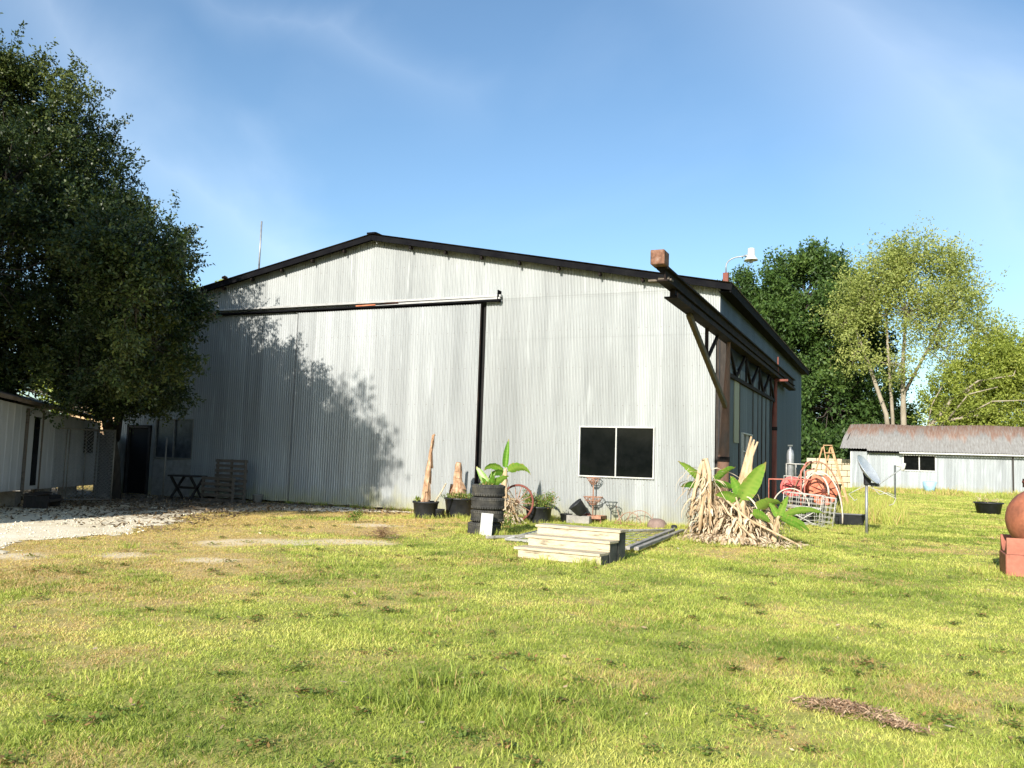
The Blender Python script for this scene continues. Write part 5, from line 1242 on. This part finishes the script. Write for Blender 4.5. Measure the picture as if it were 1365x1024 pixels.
# ------------------------------------------------------------------ debris in the lawn
def twigs(name, x, y, rx, ry, n_, L, lab, cat, rot=0., hz=.10, tint=.5):
    V_ = []; F_ = []; T_ = []
    for q in range(n_):
        a = random.random() * 2 * PI; r_ = min(1.15, abs(random.gauss(0, .62)) + .12 * math.sin(3 * a) ** 2); u, v = r_ * math.cos(a) * rx, r_ * math.sin(a) * ry
        p = Vector((x + u * math.cos(rot) - v * math.sin(rot), y + u * math.sin(rot) + v * math.cos(rot), random.random() * hz * (1 - r_ * .7) + .02))
        az = rot + random.gauss(0, 2.2) + (PI if random.random() < .5 else 0); d_ = Vector((math.cos(az), math.sin(az), random.uniform(-.15, .35))); l_ = L * random.uniform(.3, 1.1); w_ = random.uniform(.0018, .005)
        s_ = d_.cross(Vector((random.uniform(-1, 1), random.uniform(-1, 1), 1))).normalized() * w_; e = p + d_ * l_ * .5 + Vector((0, 0, random.uniform(-.01, .02))); e2 = p + d_ * l_; b0 = len(V_)
        V_ += [p - s_, p + s_, e + s_, e - s_, e2]; T_ += [min(1, max(0, random.gauss(tint, .25)))] * 5; F_ += [(b0, b0 + 1, b0 + 2), (b0, b0 + 2, b0 + 3), (b0 + 3, b0 + 2, b0 + 4)]
    o_ = np_mesh(name, np.array([tuple(v) for v in V_]), np.array(F_), M['twig'], {'tint': T_, 'dry': np.zeros(len(V_))})
    return tag(o_, lab, cat)
twigs('dead_branch', 3.82, -15.35, .30, .17, 1000, .075, 'dry brown dead branch lying in the right foreground lawn', 'branch', -.15, .045)
twigs('dead_branch_tail', 4.13, -15.56, .22, .06, 260, .09, 'thin trailing twig end right of the foreground dead branch', 'branch', -.45, .03)
twigs('root_clump', -4.83, -7.42, .30, .14, 420, .22, 'dark reddish brown root clump in the lawn left of the steps', 'root clump', .15, .24, .25)
twigs('dry_grass_patch', 4.55, -16.55, .12, .06, 120, .08, 'small patch of dry brown grass at the lower right', 'dry grass', 0, .05, .6)

# ------------------------------------------------------------------ trees
def tree(name, base, blobs, n_cl, n_tw, n_lf, L, mat, bark, lab, trunk_pts, trunk_r, cl_sig=.16, tw_len=.5, group=None, tintf=None, surf=.55, lw=.5, limbs=True, seed=1, extra=None, cat='tree'):
    rn = np.random.default_rng(seed); t_ = thing(name, base, lab, cat, group)
    bl = np.array(blobs, float); r = bl[:, 3:6]; wgt = (r.prod(1)) ** (2 / 3) * (bl[:, 6] if bl.shape[1] > 6 else 1); wgt /= wgt.sum()
    k = rn.choice(len(bl), n_cl, p=wgt); d_ = rn.normal(0, 1, (n_cl, 3)); d_ /= np.linalg.norm(d_, axis=1, keepdims=True)
    rad = (surf + (1 - surf) * rn.random(n_cl)) * (.86 + .26 * rn.random(n_cl))
    cl = bl[k, :3] + d_ * r[k] * rad[:, None]; outd = d_
    tk = rn.integers(0, n_cl, n_tw); msz = r.mean(1)[k][tk][:, None]
    tp = cl[tk] + rn.normal(0, 1, (n_tw, 3)) * cl_sig * np.minimum(msz, 2.6)
    td = outd[tk] * .7 + rn.normal(0, .6, (n_tw, 3)); td[:, 2] += .15; td /= np.linalg.norm(td, axis=1, keepdims=True)
    lk = rn.integers(0, n_tw, n_lf); s_ = rn.random(n_lf)[:, None]
    P = tp[lk] + td[lk] * tw_len * s_ + rn.normal(0, 1, (n_lf, 3)) * L * .5
    D = td[lk] * .5 + rn.normal(0, .8, (n_lf, 3)); 
    ct = rn.normal(0, .16, n_cl); tint = np.clip(.45 + ct[tk][lk] + rn.normal(0, .16, n_lf), 0, 1)
    if tintf is not None: tint = np.clip(tint + tintf(P), 0, 1)
    V, F_ = leaf_quads(P, D, L * (.6 + .8 * rn.random(n_lf)), L * lw * (.7 + .6 * rn.random(n_lf)), rn)
    np_mesh('crown', V, F_, M[mat], {'tint': np.repeat(tint, 4), 'dry': np.zeros(n_lf * 4)}, parent=t_)
    mb = MB()
    for tp_, tr_ in zip(trunk_pts, trunk_r): mb.tube(tp_, np.linspace(tr_[0], tr_[1], len(tp_)), 10)
    if limbs:
        heads = [Vector(p[-1]) for p in trunk_pts] + [Vector(p[len(p) // 2]) for p in trunk_pts]; hr = [q[1] for q in trunk_r] * 2
        for b in bl:
            c_ = Vector(b[:3]); j = min(range(len(heads)), key=lambda i: (heads[i] - c_).length + (4 if heads[i].z > c_.z + 1 else 0)); a = heads[j]
            m_ = a.lerp(c_, .5) + Vector(rn.normal(0, .12 * (c_ - a).length / 2, 3)); mb.tube([a, m_, c_], [hr[j], hr[j] * .55, hr[j] * .3], 7)
            own = [i for i in range(n_cl) if np.linalg.norm(cl[i] - b[:3]) < b[3:6].max() * 1.1][:40]
            for i in own:
                e = Vector(cl[i]); m2 = c_.lerp(e, .5) + Vector(rn.normal(0, .1, 3)) * b[3]; mb.tube([c_, m2, e], [hr[j] * .3, hr[j] * .18, hr[j] * .06], 5)
    mb.build('trunk', M[bark], t_)
    return t_
# the big evergreen at the left
tree('evergreen_tree', (-17.3, -2.7, 0), [
    (-10.7, -8.7, 5.5, 1.0, 1.0, 1.0, 1.2), (-10.5, -8.5, 4.5, 1.0, 1.0, 1.0, 1.1), (-12.0, -7.4, 4.0, 1.2, 1.2, 1.3, 1), (-11.5, -7.0, 3.9, .9, .9, 1.1, 1), (-13.0, -6.0, 6.4, 1.2, 1.2, 1.2, 1), (-15.0, -4.6, 3.2, 1.3, 1.0, .7, 1.2), (-12.4, -5.7, 4.7, 1.0, 1.0, 1.1, 1.3), (-13.4, -5.3, 3.4, 1.0, 1.0, .8, 1.2), (-16.0, -5.2, 3.3, 1.6, 1.2, .8, 1.2), (-17.6, -6.6, 3.5, 1.5, 1.2, .9, 1.3), (-19.6, -7.4, 3.9, 1.8, 1.4, 1.1, 1.2), (-16.2, -3.2, 3.5, 1.4, 1.1, .8, 1.2), (-18.4, -2.4, 4.6, 1.6, 1.3, 1.5, 1.1), (-13.5, -6.4, 5.9, 1.3, 1.4, 1.4, 1), (-15.2, -5, 6.4, 2.1, 2, 2.0, 1), (-16.2, -3.6, 6.3, 1.3, 1.3, 1.3, 1), (-12.1, -7.9, 6.5, 1.2, 1.2, 1.2, 1), (-11.1, -8.3, 5.4, 1.0, 1.0, 1.0, 1),
    (-17.2, -6, 9.6, 2.2, 2.2, 2.2, 1), (-17.4, -7, 11.1, 1.3, 1.3, 1.0, 1.2), (-18.4, -5, 8, 3.0, 2.5, 3, 1), (-17.0, -6.5, 4.4, 2.2, 1.8, 1.7, 1), (-13.9, -6.8, 3.4, 1.3, 1.3, 1.0, 1),
    (-20, -7, 10, 3, 2.5, 3.0, .8), (-15.5, -8.6, 5.6, 1.9, 1.6, 1.7, 1), (-19.5, -7, 5.4, 2.5, 2, 2.2, .8), (-15.9, -7.8, 8.0, 1.7, 1.6, 1.6, .9), (-14.6, -4.4, 3.6, 1.3, 1.2, 1.1, .8)],
    880, 16000, 400000, .10, 'leaf_oak', 'bark', 'big dense dark evergreen tree overhanging the trailer at the left', [[(-17.3, -2.7, 0), (-17.2, -2.9, 1.2), (-17.0, -3.5, 2.6), (-16.9, -4.4, 4.6), (-17.2, -5.4, 7.4)], [(-17.2, -2.9, 1.8), (-15.8, -4.0, 3.0), (-13.6, -5.6, 4.0)], [(-17.0, -3.5, 2.6), (-17.6, -5.4, 3.8), (-18.6, -6.4, 5.6)]],
    [(.19, .11), (.13, .06), (.13, .07)], cl_sig=.13, tw_len=.45, seed=4, surf=.35, tintf=lambda P: .22 * np.clip((P[:, 2] - 8) / 3, 0, 1))  # upper leaves tinted lighter, sunlight put into the crown colour
tree('evergreen_tree', (-15.6, -15.6, 0), [(-11.3, -18.4, 8.8, 2.1, 2.0, 2.1, 1.3), (-12.6, -17.2, 9.3, 2.4, 2.4, 2.1, 1.3), (-15.2, -15.4, 7.4, 3.0, 3.0, 2.2, 1), (-16.5, -14.5, 9.5, 2.6, 2.6, 2.2, 1), (-18.6, -15, 7.5, 3.0, 3, 2.6, 1), (-17.5, -13.5, 6.2, 2.4, 2.2, 1.8, 1), (-20.5, -13, 8, 3, 3, 3, 1)],  # out of view, added to shade the lower crown and the trailer
    380, 5500, 95000, .18, 'leaf_oak', 'bark', 'second dark evergreen standing nearer the viewer beyond the left edge', [[(-15.6, -15.6, 0), (-15.7, -15.4, 3), (-16.4, -15, 7)]], [(.22, .12)], cl_sig=.2, tw_len=.6, seed=21, surf=.4)
# trees beyond the yard, right
GB = 'trees beyond the shed'
tree('oak_tree', (-4.5, 77, 0), [(-4.6, 74.0, 19.1, 5.6, 5.6, 5.1, 1), (-5.7, 74.0, 23.1, 2.2, 2.4, 1.9, 1), (-2.8, 74.0, 23.4, 1.6, 1.9, 2.1, 1), (-9.2, 74.0, 16.4, 5.1, 4.8, 5.1, 1), (-0.6, 74.8, 14.3, 4.2, 4.8, 4.8, 1), (-2.2, 72.4, 7.9, 5.6, 4.8, 5.1, 1), (2.3, 75.6, 7.1, 4.0, 4.0, 4.8, 1), (-6.5, 74.0, 10.3, 5.6, 4.8, 4.8, 1), (-13.7, 75.6, 11.9, 5.6, 4.8, 4.8, 1), (0.4, 74.0, 19.9, 2.1, 2.4, 2.4, 0.8), (-11.5, 74.0, 20.2, 2.1, 2.2, 1.9, 1)],
     480, 8000, 140000, .38, 'leaf_darktree', 'bark', 'tall dark green oak right behind the warehouse', [[(-4.5, 77, 0), (-4.4, 77, 6), (-4.3, 76, 14)]], [(.8, .3)], cl_sig=.20, tw_len=1.3, group=GB, seed=5, surf=.5)
tree('pecan_tree', (4.4, 68, 0), [(5.2, 66, 21.6, 4.0, 3, 2.3, .9), (1.5, 66, 18.5, 2.8, 3, 3, .9), (5, 66, 16.5, 4.5, 3, 3.6, .8), (9.0, 66, 17, 3.4, 3, 3.6, .9), (11.6, 66, 13.8, 2.2, 2, 2.3, .8), (-.5, 66, 15.8, 2.3, 2, 2.4, .9), (3.5, 66, 20, 3, 2.5, 3, .8), (8.5, 66, 20.5, 2.2, 2, 2, .8), (3.9, 66, 11.5, 2.6, 2, 2.2, .35), (8.6, 66, 10.8, 2.6, 2, 1.8, .4), (.6, 66, 12.4, 1.8, 2, 1.8, .4), (7.5, 66, 13.2, 3.0, 2, 1.8, .5)],
     560, 9500, 42000, .26, 'leaf_light', 'bark_pale', 'tall thin-leaved pale green tree with forked pale trunks behind the shed', [[(4.9, 68, 0), (4.7, 68, 7), (4.7, 67.5, 12), (5.0, 67, 17)], [(3.9, 68, 0), (3.2, 68, 7), (1.6, 67.5, 12), (.6, 67, 15)], [(3.9, 68, 3.5), (3.7, 68, 8), (3.4, 67, 13), (3.2, 67, 18)], [(4.8, 68, 9), (6.8, 67, 13), (8.6, 67, 17)]],
     [(.34, .11), (.28, .09), (.20, .08), (.17, .07)], cl_sig=.21, tw_len=1.0, group=GB, seed=6, surf=.2)
tree('leaning_tree', (6.4, 65, 0), [(9.4, 65, 8.6, 2.6, 2.5, 2.2, 1), (12.2, 65, 10.8, 3.0, 3, 2.6, 1.1), (15.5, 65, 9.5, 3.5, 3, 3.6, 1), (12.5, 64.5, 7, 3.5, 2.5, 2.5, 1), (8.0, 65, 6.5, 2.4, 2, 2.2, 1), (17, 65, 6.5, 3, 3, 3.5, .8), (10.3, 64.5, 5.6, 2.6, 2, 2, 1), (13.8, 65, 12.2, 1.9, 2, 1.3, 1)],
     380, 5200, 75000, .25, 'leaf_bush', 'bark_pale', 'broad yellow green leafy tree with leaning pale branches at the right edge', [[(6.0, 64, 0), (6.6, 64, 5.4), (8.6, 63.6, 8.0), (10.8, 63.6, 9.4)], [(6.2, 64, 4.5), (8.2, 63.2, 6.2), (10.5, 62.6, 6.6)], [(8.6, 63.2, 8.0), (10.6, 62.3, 9.6), (13.2, 62, 10.0)], [(9.2, 63, 6.4), (11.6, 62.2, 7.8), (14.2, 62, 7.9)], [(8.2, 62.8, 6.2), (9.8, 62, 8.4), (12.0, 61.8, 9.0)], [(6.6, 64, 5.4), (7.0, 63.6, 7.6), (7.8, 63.2, 9.2)]], [(.34, .12), (.2, .08), (.12, .04), (.1, .03), (.08, .03), (.08, .03)], cl_sig=.2, tw_len=.8, group=GB, seed=7, surf=.45)
# far left, seen through the crown
tree('oak_tree', (-44, 30, 0), [(-44, 30, 8, 6, 5, 4.5, 1), (-36, 32, 6, 5, 4, 4, 1), (-52, 28, 7, 6, 5, 5, 1), (-58, 22, 6, 6, 5, 5, 1)], 160, 1800, 26000, .42, 'leaf_bush', 'bark', 'sunlit green tree glimpsed behind the trailer roof', [[(-44, 30, 0), (-44, 30, 5)]], [(.5, .25)], cl_sig=.25, tw_len=1.2, seed=8)
# far wood that closes the horizon
def wood():
    rn = np.random.default_rng(12); m = 90000
    ang = rn.random(m) * 2 * PI
    R_ = 125 + 20 * rn.random(m); x = R_ * np.cos(ang); y = 20 + R_ * np.sin(ang)
    hmax = 4 + 6 * np.array([vn(np.array([a * 14]), np.array([0.]), 1, 9)[0] for a in np.linspace(0, 2 * PI, 400)])[np.minimum((ang / (2 * PI) * 400).astype(int), 399)]
    z = hmax * rn.random(m) ** .8; P = np.stack([x, y, z], 1); D = rn.normal(0, 1, (m, 3))
    V, F_ = leaf_quads(P, D, 1.1 * (.6 + .8 * rn.random(m)), .8, rn)
    return np_mesh('distant_wood', V, F_, M['leaf_darktree'], {'tint': np.repeat(np.clip(rn.normal(.4, .2, m), 0, 1), 4), 'dry': np.zeros(m * 4)})
tag(wood(), 'far line of dark woods closing the horizon', 'woods', kind='stuff')
# low dark scrub between warehouse and shed
hd = thing('hedge', (-4, 60, 0), 'dark scrub filling the gap behind the block wall', 'hedge')
weed_leaves([(-9 + 1.0 * q, 62 + random.uniform(-1, 1), random.uniform(1, 4.2)) for q in range(12)] * 2, 9000, .45, (.9, .9, 1.1), hd, 'foliage', mat='leaf_darktree', tint=.3, Wf=.6)
# house glimpsed through the crown
lh = thing('house', (-50, 26, 0), 'tan gabled house glimpsed between trailer roof and tree', 'house')
MB().box((-50, 27, 2.2), (7, 5, 4.4)).build('wall', M['tan_wall'], lh)
mb = MB(); mb.add([(-54, 24, 4.0), (-46, 24, 4.0), (-46, 27, 6.2), (-54, 27, 6.2), (-54, 30, 4), (-46, 30, 4)], [(0, 1, 2, 3), (3, 2, 5, 4), (0, 3, 4), (1, 5, 2)]); mb.build('roof', M['roof'], lh)
MB().box((-48.5, 24.48, 2.2), (1.2, .05, 1.4)).build('window', M['glass'], lh)

for o in list(bpy.data.objects):
    if '_w' in o: del o['_w']
